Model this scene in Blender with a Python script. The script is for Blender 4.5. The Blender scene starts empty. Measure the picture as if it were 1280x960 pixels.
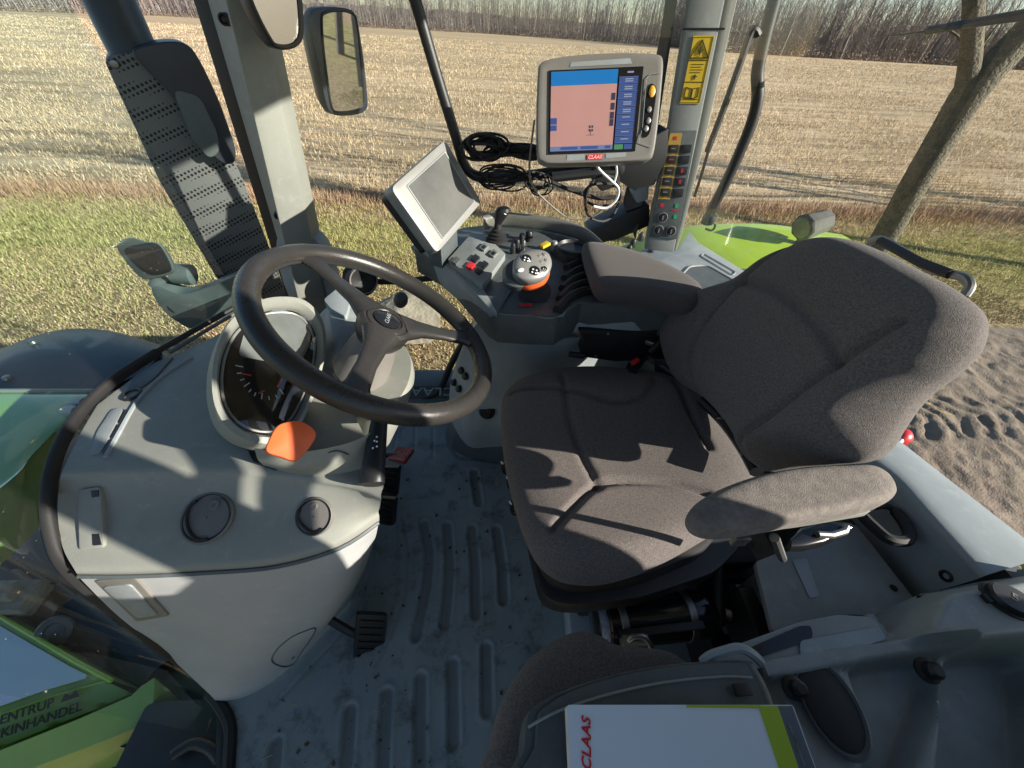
import bpy, bmesh, math, random
import numpy as np
from mathutils import Vector as V, Matrix
from mathutils.bvhtree import BVHTree
from mathutils.geometry import delaunay_2d_cdt
random.seed(7); RN = np.random.default_rng(7)
S = bpy.context.scene
COL = S.collection
R = math.radians
GZ = -1.65                                    # the ground, metres below the cab floor (z = 0)

# ------------------------------------------------------------------ camera: where the phone was held, in the open left doorway
CAMP = V((0, 0, 1.12)); FPX = 480.0
PITCH, ROLL, YAW = R(43), R(3.4), R(5)
fw = V((math.sin(YAW)*math.cos(PITCH), math.cos(YAW)*math.cos(PITCH), -math.sin(PITCH)))
r0 = V((math.cos(YAW), -math.sin(YAW), 0)); u0 = r0.cross(fw)
RT = math.cos(ROLL)*r0 + math.sin(ROLL)*u0
UP = -math.sin(ROLL)*r0 + math.cos(ROLL)*u0
cd = bpy.data.cameras.new('camera'); cam = bpy.data.objects.new('camera', cd); COL.objects.link(cam)
cd.sensor_width = 36; cd.lens = 36*FPX/1280; cd.clip_start = 0.01; cd.clip_end = 3000
m3 = Matrix((RT, UP, -fw)).transposed()
cam.matrix_world = Matrix.Translation(CAMP) @ m3.to_4x4()
S.camera = cam

def ray(u, v): return fw + RT*((u-640)/FPX) - UP*((v-480)/FPX)
def P(u, v, z=None, y=None, x=None, pl=None, d=None):
    """the point of the place that a measured sight line meets on a known plane (height z, depth y, ...)"""
    q = ray(u, v)
    if z is not None: return CAMP + q*((z-CAMP.z)/q.z)
    if y is not None: return CAMP + q*(y/q.y)
    if x is not None: return CAMP + q*(x/q.x)
    if pl is not None: return CAMP + q*((pl[0]-CAMP).dot(pl[1])/q.dot(pl[1]))
    return CAMP + q*d
def PL(pts, **k): return [P(u, v, **k) for u, v in pts]
def para(px, **k):
    """corners of the flat rectangle seen as this quadrilateral; k fixes where its first corner lies"""
    rs = [ray(*p) for p in px]
    A = np.array([[rs[1].x, -rs[2].x, rs[3].x], [rs[1].y, -rs[2].y, rs[3].y], [rs[1].z, -rs[2].z, rs[3].z]])
    s = np.linalg.solve(A, np.array(rs[0]))
    p0 = P(*px[0], **k); t = (p0-CAMP).length/rs[0].length
    return [p0] + [CAMP + rs[i+1]*(t*float(s[i])) for i in range(3)]
def plane3(a, b, c):
    n = (b-a).cross(c-a).normalized()
    if n.dot(CAMP-a) < 0: n = -n
    return (a, n)

# ------------------------------------------------------------------ curves
def cr(pts, n=6, closed=False):
    """Catmull-Rom through pts"""
    pts = [V(p) for p in pts]; out = []; N = len(pts)
    for i in range(N if closed else N-1):
        if closed: p0, p1, p2, p3 = pts[i-1], pts[i], pts[(i+1) % N], pts[(i+2) % N]
        else: p0, p1, p2, p3 = pts[max(i-1, 0)], pts[i], pts[i+1], pts[min(i+2, N-1)]
        for k in range(n):
            t = k/n
            out.append(0.5*((2*p1) + (p2-p0)*t + (2*p0-5*p1+4*p2-p3)*t*t + (3*p1-p0-3*p2+p3)*t**3))
    if not closed: out.append(pts[-1].copy())
    return out
def rounded(w, h, r, n=5):
    o = []
    for cx, cy, a0 in ((w/2-r, h/2-r, 0), (-w/2+r, h/2-r, 90), (-w/2+r, -h/2+r, 180), (w/2-r, -h/2+r, 270)):
        for k in range(n+1):
            a = R(a0+90*k/n); o.append((cx+r*math.cos(a), cy+r*math.sin(a)))
    return o
def soft_poly(pts, r, n=4):
    """round the corners of a 3D polygon"""
    o = []; N = len(pts)
    for i in range(N):
        a, b, c = pts[i-1], pts[i], pts[(i+1) % N]
        ra = min(r, (a-b).length*.45); rc = min(r, (c-b).length*.45)
        p = b+(a-b).normalized()*ra; q = b+(c-b).normalized()*rc
        for k in range(n+1):
            t = k/n; o.append(p*(1-t)**2 + b*2*t*(1-t) + q*t*t)
    return o

# ------------------------------------------------------------------ mesh builder
class MB:
    def __init__(s): s.v = []; s.f = []
    def add(s, vs, fs):
        o = len(s.v); s.v += [tuple(p) for p in vs]; s.f += [tuple(i+o for i in f) for f in fs]; return s
    def grid(s, rows, closed_u=False, closed_v=False):
        n = len(rows[0]); m = len(rows); fs = []
        for i in range(m if closed_v else m-1):
            for j in range(n if closed_u else n-1):
                a, b = i, (i+1) % m; c, d = j, (j+1) % n
                fs.append((a*n+c, a*n+d, b*n+d, b*n+c))
        return s.add([p for r in rows for p in r], fs)
    def tube(s, pts, r, seg=10, closed=False, flat=None):
        pts = [V(p) for p in pts]; N = len(pts); rr = r if hasattr(r, '__len__') else [r]*N
        T = []
        for i in range(N):
            a = pts[i-1] if (i or closed) else pts[0]; b = pts[(i+1) % N] if (i < N-1 or closed) else pts[-1]
            T.append((b-a).normalized())
        n = T[0].orthogonal().normalized(); rows = []
        for i in range(N):
            n = (n - T[i]*n.dot(T[i])).normalized(); b = T[i].cross(n)
            rows.append([pts[i] + (n*math.cos(2*math.pi*k/seg) + b*math.sin(2*math.pi*k/seg))*rr[i] for k in range(seg)])
        o = len(s.v); s.grid(rows, True, closed)
        if not closed: s.f.append(tuple(o+k for k in range(seg))[::-1]); s.f.append(tuple(o+(N-1)*seg+k for k in range(seg)))
        return s
    def prism(s, loop, d):
        """flat polygon given depth along d"""
        n = len(loop); loop = [V(p) for p in loop]; d = V(d)
        o = len(s.v); s.v += [tuple(p) for p in loop] + [tuple(p+d) for p in loop]
        s.f.append(tuple(range(o, o+n))); s.f.append(tuple(range(o+2*n-1, o+n-1, -1)))
        for i in range(n):
            j = (i+1) % n; s.f.append((o+i, o+n+i, o+n+j, o+j))
        return s
    def lathe(s, c, ax, prof, seg=32, cap=True):
        ax = V(ax).normalized(); e = ax.orthogonal().normalized(); g = ax.cross(e); c = V(c)
        rows = [[c + ax*h + (e*math.cos(2*math.pi*k/seg)+g*math.sin(2*math.pi*k/seg))*r for k in range(seg)] for r, h in prof]
        o = len(s.v); s.grid(rows, True)
        if cap: s.f.append(tuple(o+k for k in range(seg))[::-1]); s.f.append(tuple(o+(len(prof)-1)*seg+k for k in range(seg)))
        return s
    def box(s, c, sz, ax=None):
        X, Y, Z = ax if ax else (V((1, 0, 0)), V((0, 1, 0)), V((0, 0, 1)))
        c = V(c); a, b, h = sz[0]/2, sz[1]/2, sz[2]/2
        vs = [c+X*(i*a)+Y*(j*b)+Z*(k*h) for k in (-1, 1) for j in (-1, 1) for i in (-1, 1)]
        return s.add(vs, [(0, 2, 3, 1), (4, 5, 7, 6), (0, 1, 5, 4), (2, 6, 7, 3), (0, 4, 6, 2), (1, 3, 7, 5)])
    def loft(s, loops, caps=True):
        n = len(loops[0]); o = len(s.v); s.grid(loops, True)
        if caps: s.f.append(tuple(o+k for k in range(n))[::-1]); s.f.append(tuple(o+(len(loops)-1)*n+k for k in range(n)))
        return s
    def pillow(s, out, fr, tt, tb, seams=(), rings=22, k=4.0, dep=.008, wid=.009, hf=None, q=.5):
        """upholstered pad: outline (2D) in frame (o, ex, ey, ez), swelling tt towards ez and tb away from it"""
        o, ex, ey, ez = fr; n = len(out); c = V((0, 0))
        for p in out: c += V(p)/n
        def h(x, y, t):
            z = tt*(max(0, 1-t**k))**q
            for sm in seams:
                dm = 9
                for a, b in zip(sm[:-1], sm[1:]):
                    ab = b-a; tq = max(0, min(1, (V((x, y))-a).dot(ab)/max(ab.length_squared, 1e-9)))
                    dm = min(dm, (a+ab*tq-V((x, y))).length)
                z -= dep*math.exp(-(dm/wid)**2)
            if hf: z += hf(x, y)*min(1, (1-t)*6)
            return z
        rows = []
        for i in range(rings, 0, -1):
            t = math.sin(i/rings*math.pi/2)
            rows.append([(c.x+(p[0]-c.x)*t, c.y+(p[1]-c.y)*t, h(c.x+(p[0]-c.x)*t, c.y+(p[1]-c.y)*t, t)) for p in out])
        top = [[o+ex*a+ey*b+ez*z for a, b, z in r] for r in rows]
        bot = [[o+ex*(c.x+(p[0]-c.x)*t)+ey*(c.y+(p[1]-c.y)*t)-ez*(tb*(max(0, 1-t**k))**q) for p in out] for t in (.99, .96, .9, .8, .5, .1)]
        rows = top[::-1] + bot
        st = len(s.v); s.grid(rows, True)
        s.f.append(tuple(st+k2 for k2 in range(n))[::-1]); e = st+(len(rows)-1)*n; s.f.append(tuple(e+k2 for k2 in range(n)))
        return s

def obj(name, mb, mat, parent=None, bevel=0, sharp=35, segs=2, sub=0, smooth=True):
    me = bpy.data.meshes.new(name); me.from_pydata(mb.v, [], mb.f); me.validate()
    bm = bmesh.new(); bm.from_mesh(me)
    bmesh.ops.remove_doubles(bm, verts=bm.verts, dist=1e-6)
    bmesh.ops.recalc_face_normals(bm, faces=bm.faces)
    if bevel:
        es = [e for e in bm.edges if len(e.link_faces) == 2 and e.calc_face_angle(0) > R(30)]
        bmesh.ops.bevel(bm, geom=es, offset=bevel, offset_type='OFFSET', segments=segs, profile=.6, affect='EDGES', clamp_overlap=True)
    bm.to_mesh(me); bm.free()
    if smooth:
        me.shade_smooth(); me.set_sharp_from_angle(angle=R(sharp))
    o = bpy.data.objects.new(name, me); COL.objects.link(o); me.materials.append(mat)
    if parent: o.parent = parent
    if sub:
        md = o.modifiers.new('subdivision', 'SUBSURF'); md.levels = md.render_levels = sub
    return o
def tag(o, label=None, cat=None, group=None, kind=None):
    for k, x in (('label', label), ('category', cat), ('group', group), ('kind', kind)):
        if x: o[k] = x
    return o
def thing(name, label, cat, group=None):
    o = bpy.data.objects.new(name, None); COL.objects.link(o); o.empty_display_size = .05
    return tag(o, label, cat, group)
def settle(root, p):
    """move a thing's origin to its base p without moving its parts"""
    root.location = p
    for ch in root.children: ch.matrix_parent_inverse = Matrix.Translation(-V(p))
def text(body, o, ex, ey, size, mat, parent=None, name='lettering', depth=.0004, shear=0, align='CENTER', space=1, bold=0):
    c = bpy.data.curves.new(name, 'FONT'); c.body = body; c.size = size; c.extrude = depth; c.align_x = align; c.align_y = 'CENTER'
    c.shear = shear; c.space_character = space; c.offset = bold; c.resolution_u = 3
    t = bpy.data.objects.new(name+'_curve', c); COL.objects.link(t)
    dg = bpy.context.evaluated_depsgraph_get(); me = bpy.data.meshes.new_from_object(t.evaluated_get(dg))
    bpy.data.objects.remove(t); bpy.data.curves.remove(c)
    ez = ex.cross(ey).normalized()
    M = Matrix((ex.normalized(), ey.normalized(), ez)).transposed().to_4x4(); M.translation = o
    me.transform(M); me.materials.clear(); me.materials.append(mat); me.name = name
    t = bpy.data.objects.new(name, me); COL.objects.link(t)
    if parent: t.parent = parent
    return t
def bvh(*os):
    vs = []; fs = []
    for o in os:
        k = len(vs); vs += [v.co.copy() for v in o.data.vertices]; fs += [tuple(i+k for i in p.vertices) for p in o.data.polygons]
    return BVHTree.FromPolygons(vs, fs)
def hit(b, u, v):
    p, n, i, d = b.ray_cast(CAMP, ray(u, v).normalized())
    if p is None: p, n, i, d = b.find_nearest(P(u, v, z=.6))
    if n.dot(CAMP-p) < 0: n = -n
    return p, n
def frame_at(p, n, hint=V((1, 0, 0))):
    ex = (hint-n*hint.dot(n)).normalized(); return p, ex, n.cross(ex), n

# ------------------------------------------------------------------ materials (procedural)
def mat(name, col, rough=.5, metal=0, nscale=0, namt=.0, col2=None, bump=0, bscale=200, spec=.5, coat=0, sheen=0, dusty=0, emit=None, estr=0, rvar=0, dist=.001):
    m = bpy.data.materials.new(name); m.use_nodes = True; nt = m.node_tree; b = nt.nodes['Principled BSDF']
    b.inputs['Base Color'].default_value = (*col, 1); b.inputs['Roughness'].default_value = rough; b.inputs['Metallic'].default_value = metal
    b.inputs['Specular IOR Level'].default_value = spec; b.inputs['Coat Weight'].default_value = coat; b.inputs['Sheen Weight'].default_value = sheen
    if emit: b.inputs['Emission Color'].default_value = (*emit, 1); b.inputs['Emission Strength'].default_value = estr
    tc = nt.nodes.new('ShaderNodeTexCoord')
    if nscale:
        n = nt.nodes.new('ShaderNodeTexNoise'); n.inputs['Scale'].default_value = nscale; n.inputs['Detail'].default_value = 6; n.inputs['Roughness'].default_value = .65
        nt.links.new(tc.outputs['Object'], n.inputs['Vector'])
        r = nt.nodes.new('ShaderNodeMapRange'); r.inputs[1].default_value = .35; r.inputs[2].default_value = .7; nt.links.new(n.outputs['Fac'], r.inputs[0])
        mx = nt.nodes.new('ShaderNodeMix'); mx.data_type = 'RGBA'
        c2 = col2 or tuple(c*(1-namt) for c in col)
        mx.inputs[6].default_value = (*col, 1); mx.inputs[7].default_value = (*c2, 1)
        nt.links.new(r.outputs[0], mx.inputs[0]); nt.links.new(mx.outputs[2], b.inputs['Base Color'])
        if rvar:
            r2 = nt.nodes.new('ShaderNodeMapRange'); r2.inputs[3].default_value = rough-rvar; r2.inputs[4].default_value = rough+rvar
            nt.links.new(r.outputs[0], r2.inputs[0]); nt.links.new(r2.outputs[0], b.inputs['Roughness'])
    if dusty and b.inputs['Base Color'].links:
        src = b.inputs['Base Color'].links[0].from_socket
        for sc, lo, hi, amt, c3 in ((38, .55, .75, dusty, tuple(min(1, c*1.25+.04) for c in col)), (160, .66, .70, dusty*.8, tuple(c*.55 for c in col)), (4, .5, .8, dusty*.6, tuple(c*.72 for c in col))):
            n = nt.nodes.new('ShaderNodeTexNoise'); n.inputs['Scale'].default_value = sc; n.inputs['Detail'].default_value = 8; n.inputs['Roughness'].default_value = .7; nt.links.new(tc.outputs['Object'], n.inputs['Vector'])
            r = nt.nodes.new('ShaderNodeMapRange'); r.inputs[1].default_value = lo; r.inputs[2].default_value = hi; r.inputs[4].default_value = amt; nt.links.new(n.outputs['Fac'], r.inputs[0])
            k = nt.nodes.new('ShaderNodeMix'); k.data_type = 'RGBA'; nt.links.new(r.outputs[0], k.inputs[0]); nt.links.new(src, k.inputs[6]); k.inputs[7].default_value = (*c3, 1); src = k.outputs[2]
        nt.links.new(src, b.inputs['Base Color'])
    if bump:
        n = nt.nodes.new('ShaderNodeTexNoise'); n.inputs['Scale'].default_value = bscale; n.inputs['Detail'].default_value = 3
        nt.links.new(tc.outputs['Object'], n.inputs['Vector'])
        bp = nt.nodes.new('ShaderNodeBump'); bp.inputs['Strength'].default_value = bump; bp.inputs['Distance'].default_value = dist
        nt.links.new(n.outputs['Fac'], bp.inputs['Height']); nt.links.new(bp.outputs[0], b.inputs['Normal'])
    return m
M = {}
M['dash'] = mat('dash_plastic', (.265, .275, .245), .55, nscale=9, namt=.16, bump=.3, bscale=700, rvar=.08, dusty=.5)
M['dash_low'] = mat('dash_lower_plastic', (.40, .415, .415), .5, nscale=7, namt=.12, bump=.25, bscale=700, dusty=.4)
M['grey'] = mat('grey_plastic', (.26, .28, .275), .5, nscale=10, namt=.2, bump=.3, bscale=700, rvar=.08, dusty=.5)
M['midgrey'] = mat('mid_grey_plastic', (.28, .31, .318), .5, nscale=12, namt=.25, bump=.3, bscale=700, rvar=.08, dusty=.5)
M['bluegrey'] = mat('blue_grey_plastic', (.30, .34, .36), .45, nscale=8, namt=.15, bump=.25, bscale=700, dusty=.5)
M['dkgrey'] = mat('dark_grey_plastic', (.092, .107, .113), .5, nscale=14, namt=.3, bump=.3, bscale=700, rvar=.1, dusty=.5)
M['black'] = mat('black_plastic', (.014, .015, .017), .45, nscale=20, namt=.3, bump=.2, bscale=700)
M['gloss'] = mat('gloss_black', (.012, .012, .014), .12)
M['rubber'] = mat('rubber', (.016, .016, .017), .7, nscale=30, namt=.3, bump=.3, bscale=500)
M['wheel'] = mat('wheel_leather', (.033, .031, .029), .33, nscale=14, namt=.35, bump=.35, bscale=700, rvar=.1)
M['fabric'] = mat('seat_fabric', (.080, .070, .068), .95, nscale=380, col2=(.19, .163, .150), bump=.8, bscale=900, sheen=.1, dist=.0015)
M['fabric2'] = mat('armrest_fabric', (.115, .10, .09), .85, nscale=90, col2=(.20, .176, .152), bump=.6, bscale=600, sheen=.1, dist=.0015)
M['padtop'] = mat('pad_fabric', (.085, .072, .07), .9, nscale=300, namt=.25, bump=.5, bscale=800, sheen=.1)
M['silver'] = mat('silver_plastic', (.27, .27, .26), .38, metal=.3, nscale=8, namt=.12)
M['bezel'] = mat('grey_bezel', (.20, .19, .175), .42, nscale=10, namt=.2, bump=.2, bscale=800)
M['vent'] = mat('vent_plastic', (.15, .145, .135), .6, nscale=14, namt=.25, bump=.3, bscale=700)
M['lampgrey'] = mat('weathered_lamp_plastic', (.13, .135, .125), .85, nscale=18, namt=.35, bump=.3, bscale=400, spec=.2)
M['chrome'] = mat('bright_metal', (.6, .6, .6), .22, metal=1)
M['steel'] = mat('dull_steel', (.32, .32, .31), .4, metal=.9, nscale=20, namt=.3)
M['orange'] = mat('orange_plastic', (.80, .13, .03), .5, nscale=25, namt=.15, bump=.15, bscale=600)
M['red'] = mat('red_plastic', (.55, .02, .03), .4)
M['redpedal'] = mat('red_pedal_paint', (.30, .045, .055), .6, nscale=40, namt=.4)
M['yellow'] = mat('yellow_sticker', (.72, .50, .02), .5, nscale=12, namt=.1)
M['ink'] = mat('black_ink', (.03, .025, .01), .6)
M['white'] = mat('white_print', (.75, .75, .75), .5)
M['whitepanel'] = mat('white_tube_paint', (.62, .62, .58), .5, nscale=20, namt=.15)
M['green'] = mat('lime_green_paint', (.36, .52, .030), .3, nscale=5, namt=.15, coat=.5)
M['greendk'] = mat('mid_green_paint', (.27, .41, .085), .35, nscale=5, namt=.2, coat=.4)
M['mudguard'] = mat('mudguard_plastic', (.03, .035, .048), .42, nscale=6, namt=.2, bump=.1, bscale=300)
M['teal'] = mat('grey_green_paint', (.095, .12, .12), .45, nscale=10, namt=.25)
M['paper'] = mat('booklet_cover', (.72, .76, .80), .28, nscale=3, namt=.06)
M['paperedge'] = mat('paper_edges', (.68, .66, .60), .7, nscale=60, namt=.2)
M['limeprint'] = mat('lime_print', (.36, .48, .03), .3)
M['slate'] = mat('slate_print', (.10, .12, .14), .3)
M['clred'] = mat('red_print', (.62, .02, .03), .4)
M['headliner'] = mat('headliner', (.45, .44, .41), .9)
M['bonnetgreen'] = mat('sky_paled_green_paint', (.26, .42, .13), .28, nscale=4, namt=.12, coat=.8)  # paint paled towards teal: the sky's reflection is put into the colour
M['wood'] = mat('split_log_wood', (.42, .34, .20), .85, nscale=9, namt=.4, bump=.6, bscale=30, dist=.01)
M['stone'] = mat('boulder_stone', (.30, .27, .21), .9, nscale=5, col2=(.15, .135, .11), bump=.8, bscale=18, dist=.03)
M['darkpipe'] = mat('sooty_steel', (.055, .065, .066), .42, metal=.4, nscale=6, namt=.4, bump=.15, bscale=60)
M['wall'] = mat('farmhouse_render', (.72, .71, .68), .8)
M['rooftile'] = mat('farmhouse_roof', (.20, .12, .10), .8)

def glass_mat(name, tint, refl=1.0, rough=0.0, dust=1.0):
    m = bpy.data.materials.new(name); m.use_nodes = True; nt = m.node_tree; nt.nodes.remove(nt.nodes['Principled BSDF'])
    out = nt.nodes['Material Output']; tr = nt.nodes.new('ShaderNodeBsdfTransparent'); tr.inputs[0].default_value = (*tint, 1)
    gl = nt.nodes.new('ShaderNodeBsdfGlossy'); gl.inputs['Roughness'].default_value = rough; gl.inputs[0].default_value = (1, 1, 1, 1)
    g = nt.nodes.new('ShaderNodeNewGeometry'); dt = nt.nodes.new('ShaderNodeVectorMath'); dt.operation = 'DOT_PRODUCT'; nt.links.new(g.outputs['Incoming'], dt.inputs[0]); nt.links.new(g.outputs['Normal'], dt.inputs[1])
    def mth(op, a, b):
        k = nt.nodes.new('ShaderNodeMath'); k.operation = op
        for i, x in enumerate((a, b)):
            if x is None: continue
            if isinstance(x, (int, float)): k.inputs[i].default_value = x
            else: nt.links.new(x, k.inputs[i])
        return k.outputs[0]
    c = mth('ABSOLUTE', dt.outputs['Value'], None); f5 = mth('POWER', mth('SUBTRACT', 1.0, c), 5.0); ml_ = mth('MULTIPLY', mth('ADD', mth('MULTIPLY', f5, .95), .055), refl)
    mx = nt.nodes.new('ShaderNodeMixShader'); nt.links.new(ml_, mx.inputs[0]); nt.links.new(tr.outputs[0], mx.inputs[1]); nt.links.new(gl.outputs[0], mx.inputs[2])
    # a film of dust and fine specks on the pane
    df = nt.nodes.new('ShaderNodeBsdfDiffuse'); df.inputs[0].default_value = (.55, .53, .48, 1); tc = nt.nodes.new('ShaderNodeTexCoord')
    def nz(sc, a, b, lo, hi):
        n = nt.nodes.new('ShaderNodeTexNoise'); n.inputs['Scale'].default_value = sc; n.inputs['Detail'].default_value = 4; nt.links.new(tc.outputs['Object'], n.inputs['Vector'])
        r = nt.nodes.new('ShaderNodeMapRange'); r.inputs[1].default_value = a; r.inputs[2].default_value = b; r.inputs[3].default_value = lo; r.inputs[4].default_value = hi; nt.links.new(n.outputs['Fac'], r.inputs[0]); return r.outputs[0]
    dm = mth('MULTIPLY', mth('ADD', nz(2.3, .35, .7, .003, .018), nz(140, .71, .76, 0, .35)), dust)
    m2 = nt.nodes.new('ShaderNodeMixShader'); nt.links.new(dm, m2.inputs[0]); nt.links.new(mx.outputs[0], m2.inputs[1]); nt.links.new(df.outputs[0], m2.inputs[2])
    nt.links.new(m2.outputs[0], out.inputs[0]); return m
M['glass'] = glass_mat('window_glass', (.95, .97, .955), .45)
M['windscreen'] = glass_mat('windscreen_glass', (.76, .90, .90), .75)
M['lens'] = glass_mat('dial_lens', (.93, .95, .95), 1.0, .04)
M['mirror'] = mat('mirror_glass', (.80, .82, .82), .02, metal=1)

# ------------------------------------------------------------------ light
AZ, EL = R(23), R(22)                           # the sun stands behind the tractor's left rear
SUN = V((math.cos(EL)*math.cos(AZ), -math.cos(EL)*math.sin(AZ), math.sin(EL)))
w = bpy.data.worlds.new('World'); S.world = w; w.use_nodes = True
bg = w.node_tree.nodes['Background']; sk = w.node_tree.nodes.new('ShaderNodeTexSky'); sk.sky_type = 'NISHITA'; sk.sun_disc = False
sk.sun_elevation = EL; sk.sun_rotation = math.atan2(SUN.x, SUN.y); sk.air_density = 1.0; sk.dust_density = .5; sk.ozone_density = 2.0
w.node_tree.links.new(sk.outputs[0], bg.inputs[0]); bg.inputs[1].default_value = .073
sl = bpy.data.lights.new('sun', 'SUN'); sl.energy = 5.0; sl.angle = R(.5); sl.color = (1, .915, .80)
so = bpy.data.objects.new('sun', sl); COL.objects.link(so); so.rotation_euler = (-SUN).to_track_quat('-Z', 'Y').to_euler()
S.view_settings.view_transform = 'Standard'; S.view_settings.look = 'None'; S.view_settings.exposure = 1.1; S.view_settings.gamma = 1
S.cycles.max_bounces = 8; S.cycles.transparent_max_bounces = 12; S.cycles.diffuse_bounces = 4; S.cycles.caustics_reflective = False; S.cycles.caustics_refractive = False
S.cycles.use_denoising = True
# ================================================================== OUTDOORS
def island_mat(name, cols, rough=.85, trans=0):
    """each straw or leaf takes one of these real colours at random"""
    m = bpy.data.materials.new(name); m.use_nodes = True; nt = m.node_tree; b = nt.nodes['Principled BSDF']; b.inputs['Roughness'].default_value = rough
    b.inputs['Specular IOR Level'].default_value = .25
    g = nt.nodes.new('ShaderNodeNewGeometry'); r = nt.nodes.new('ShaderNodeValToRGB'); nt.links.new(g.outputs['Random Per Island'], r.inputs[0])
    el = r.color_ramp.elements
    while len(el) < len(cols): el.new(.5)
    for i, c in enumerate(cols): el[i].position = i/(len(cols)-1); el[i].color = (*c, 1)
    nt.links.new(r.outputs[0], b.inputs['Base Color']); return m

def ground_mat():
    m = bpy.data.materials.new('ground_soil'); m.use_nodes = True; nt = m.node_tree; b = nt.nodes['Principled BSDF']; b.inputs['Roughness'].default_value = .95
    b.inputs['Specular IOR Level'].default_value = .1
    N = nt.nodes.new; L = nt.links.new
    g = N('ShaderNodeNewGeometry'); sp = N('ShaderNodeSeparateXYZ'); L(g.outputs['Position'], sp.inputs[0])
    def noise(sc, det=5, vec=None, mp=None):
        n = N('ShaderNodeTexNoise'); n.inputs['Scale'].default_value = sc; n.inputs['Detail'].default_value = det; n.inputs['Roughness'].default_value = .7
        if mp:
            k = N('ShaderNodeMapping'); k.inputs['Scale'].default_value = mp; k.inputs['Rotation'].default_value = (0, 0, R(2)); L(g.outputs['Position'], k.inputs[0]); L(k.outputs[0], n.inputs[0])
        else: L(g.outputs['Position'], n.inputs[0])
        return n.outputs['Fac']
    def ramp(fac, stops):
        r = N('ShaderNodeValToRGB'); el = r.color_ramp.elements
        while len(el) < len(stops): el.new(.5)
        for i, (p, c) in enumerate(stops): el[i].position = p; el[i].color = (*c, 1)
        L(fac, r.inputs[0]); return r.outputs[0]
    def mix(f, a, c):
        k = N('ShaderNodeMix'); k.data_type = 'RGBA'; L(f, k.inputs[0]); L(a, k.inputs[6]); L(c, k.inputs[7]); return k.outputs[2]
    def step(val, a, e):
        k = N('ShaderNodeMapRange'); k.inputs[1].default_value = a; k.inputs[2].default_value = e; L(val, k.inputs[0]); return k.outputs[0]
    wob = N('ShaderNodeMath'); wob.operation = 'MULTIPLY_ADD'; L(noise(.8, 4), wob.inputs[0]); wob.inputs[1].default_value = 1.6; L(sp.outputs[1], wob.inputs[2])
    yy = wob.outputs[0]
    straw = ramp(noise(1.0, 8, mp=(1.1, 3.5, 1)), [(.30, (.22, .16, .095)), (.45, (.44, .335, .205)), (.62, (.62, .49, .325))])
    rows = ramp(noise(1.0, 6, mp=(.05, 1.3, 1)), [(.38, (.27, .20, .12)), (.5, (.48, .37, .235)), (.62, (.64, .52, .36))])
    k = N('ShaderNodeMix'); k.data_type = 'RGBA'; k.inputs[0].default_value = .55; L(straw, k.inputs[6]); L(rows, k.inputs[7]); field = k.outputs[2]
    patch = ramp(noise(.06, 3, mp=(.5, 2, 1)), [(.42, (.8, .8, .8)), (.6, (1, 1, 1))])
    k = N('ShaderNodeMix'); k.data_type = 'RGBA'; k.blend_type = 'MULTIPLY'; k.inputs[0].default_value = 1; L(field, k.inputs[6]); L(patch, k.inputs[7]); field = k.outputs[2]
    grass = ramp(noise(3.2, 7), [(.32, (.10, .09, .035)), (.46, (.24, .21, .08)), (.56, (.34, .30, .11)), (.68, (.45, .36, .19))])
    litter = ramp(noise(9, 7), [(.35, (.10, .075, .045)), (.5, (.27, .20, .115)), (.65, (.44, .34, .21))])
    weed = ramp(noise(5, 7), [(.35, (.16, .10, .065)), (.5, (.36, .235, .15)), (.65, (.46, .34, .22))])
    c = mix(step(yy, 4.6, 6.6), litter, grass)
    c = mix(step(yy, 7.9, 8.5), c, weed)
    c = mix(step(yy, 9.3, 10.2), c, field)
    L(c, b.inputs['Base Color'])
    bp = N('ShaderNodeBump'); bp.inputs['Strength'].default_value = .9; bp.inputs['Distance'].default_value = .06; L(noise(7, 8), bp.inputs['Height']); L(bp.outputs[0], b.inputs['Normal'])
    return m
mb = MB(); xs = [-1500, -500, -200, -90, -40, -20, -12, -6, 0, 6, 12, 20, 40, 90, 200, 500, 1500]; ys = [-600, -60, -10, 0, 3, 6, 9, 14, 25, 45, 80, 140, 220, 400, 900, 2500]
mb.grid([[V((x, y, GZ)) for x in xs] for y in ys]); tag(obj('ground', mb, ground_mat(), smooth=False), kind='structure')

def blades(name, n, pos, hgt, wid, tilt, m):
    x, y = pos(n); n = len(x); h = hgt(n, y); ww = wid(n, y); a = RN.uniform(0, 2*np.pi, n); t = np.abs(RN.normal(0, tilt, n)); ta = RN.uniform(0, 2*np.pi, n)
    v = np.zeros((n, 3, 3)); dx, dy = np.cos(a)*ww/2, np.sin(a)*ww/2
    v[:, 0] = np.stack([x-dx, y-dy, np.full(n, GZ)], 1); v[:, 1] = np.stack([x+dx, y+dy, np.full(n, GZ)], 1)
    v[:, 2] = np.stack([x+np.cos(ta)*np.sin(t)*h, y+np.sin(ta)*np.sin(t)*h, GZ+np.cos(t)*h+.004], 1)
    me = bpy.data.meshes.new(name); me.vertices.add(3*n); me.vertices.foreach_set('co', v.ravel().astype(np.float32))
    me.loops.add(3*n); me.loops.foreach_set('vertex_index', np.arange(3*n, dtype=np.int32))
    me.polygons.add(n); me.polygons.foreach_set('loop_start', np.arange(0, 3*n, 3, dtype=np.int32)); me.polygons.foreach_set('loop_total', np.full(n, 3, dtype=np.int32))
    me.update(); me.validate(); me.materials.append(m); o = bpy.data.objects.new(name, me); COL.objects.link(o); return o
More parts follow.
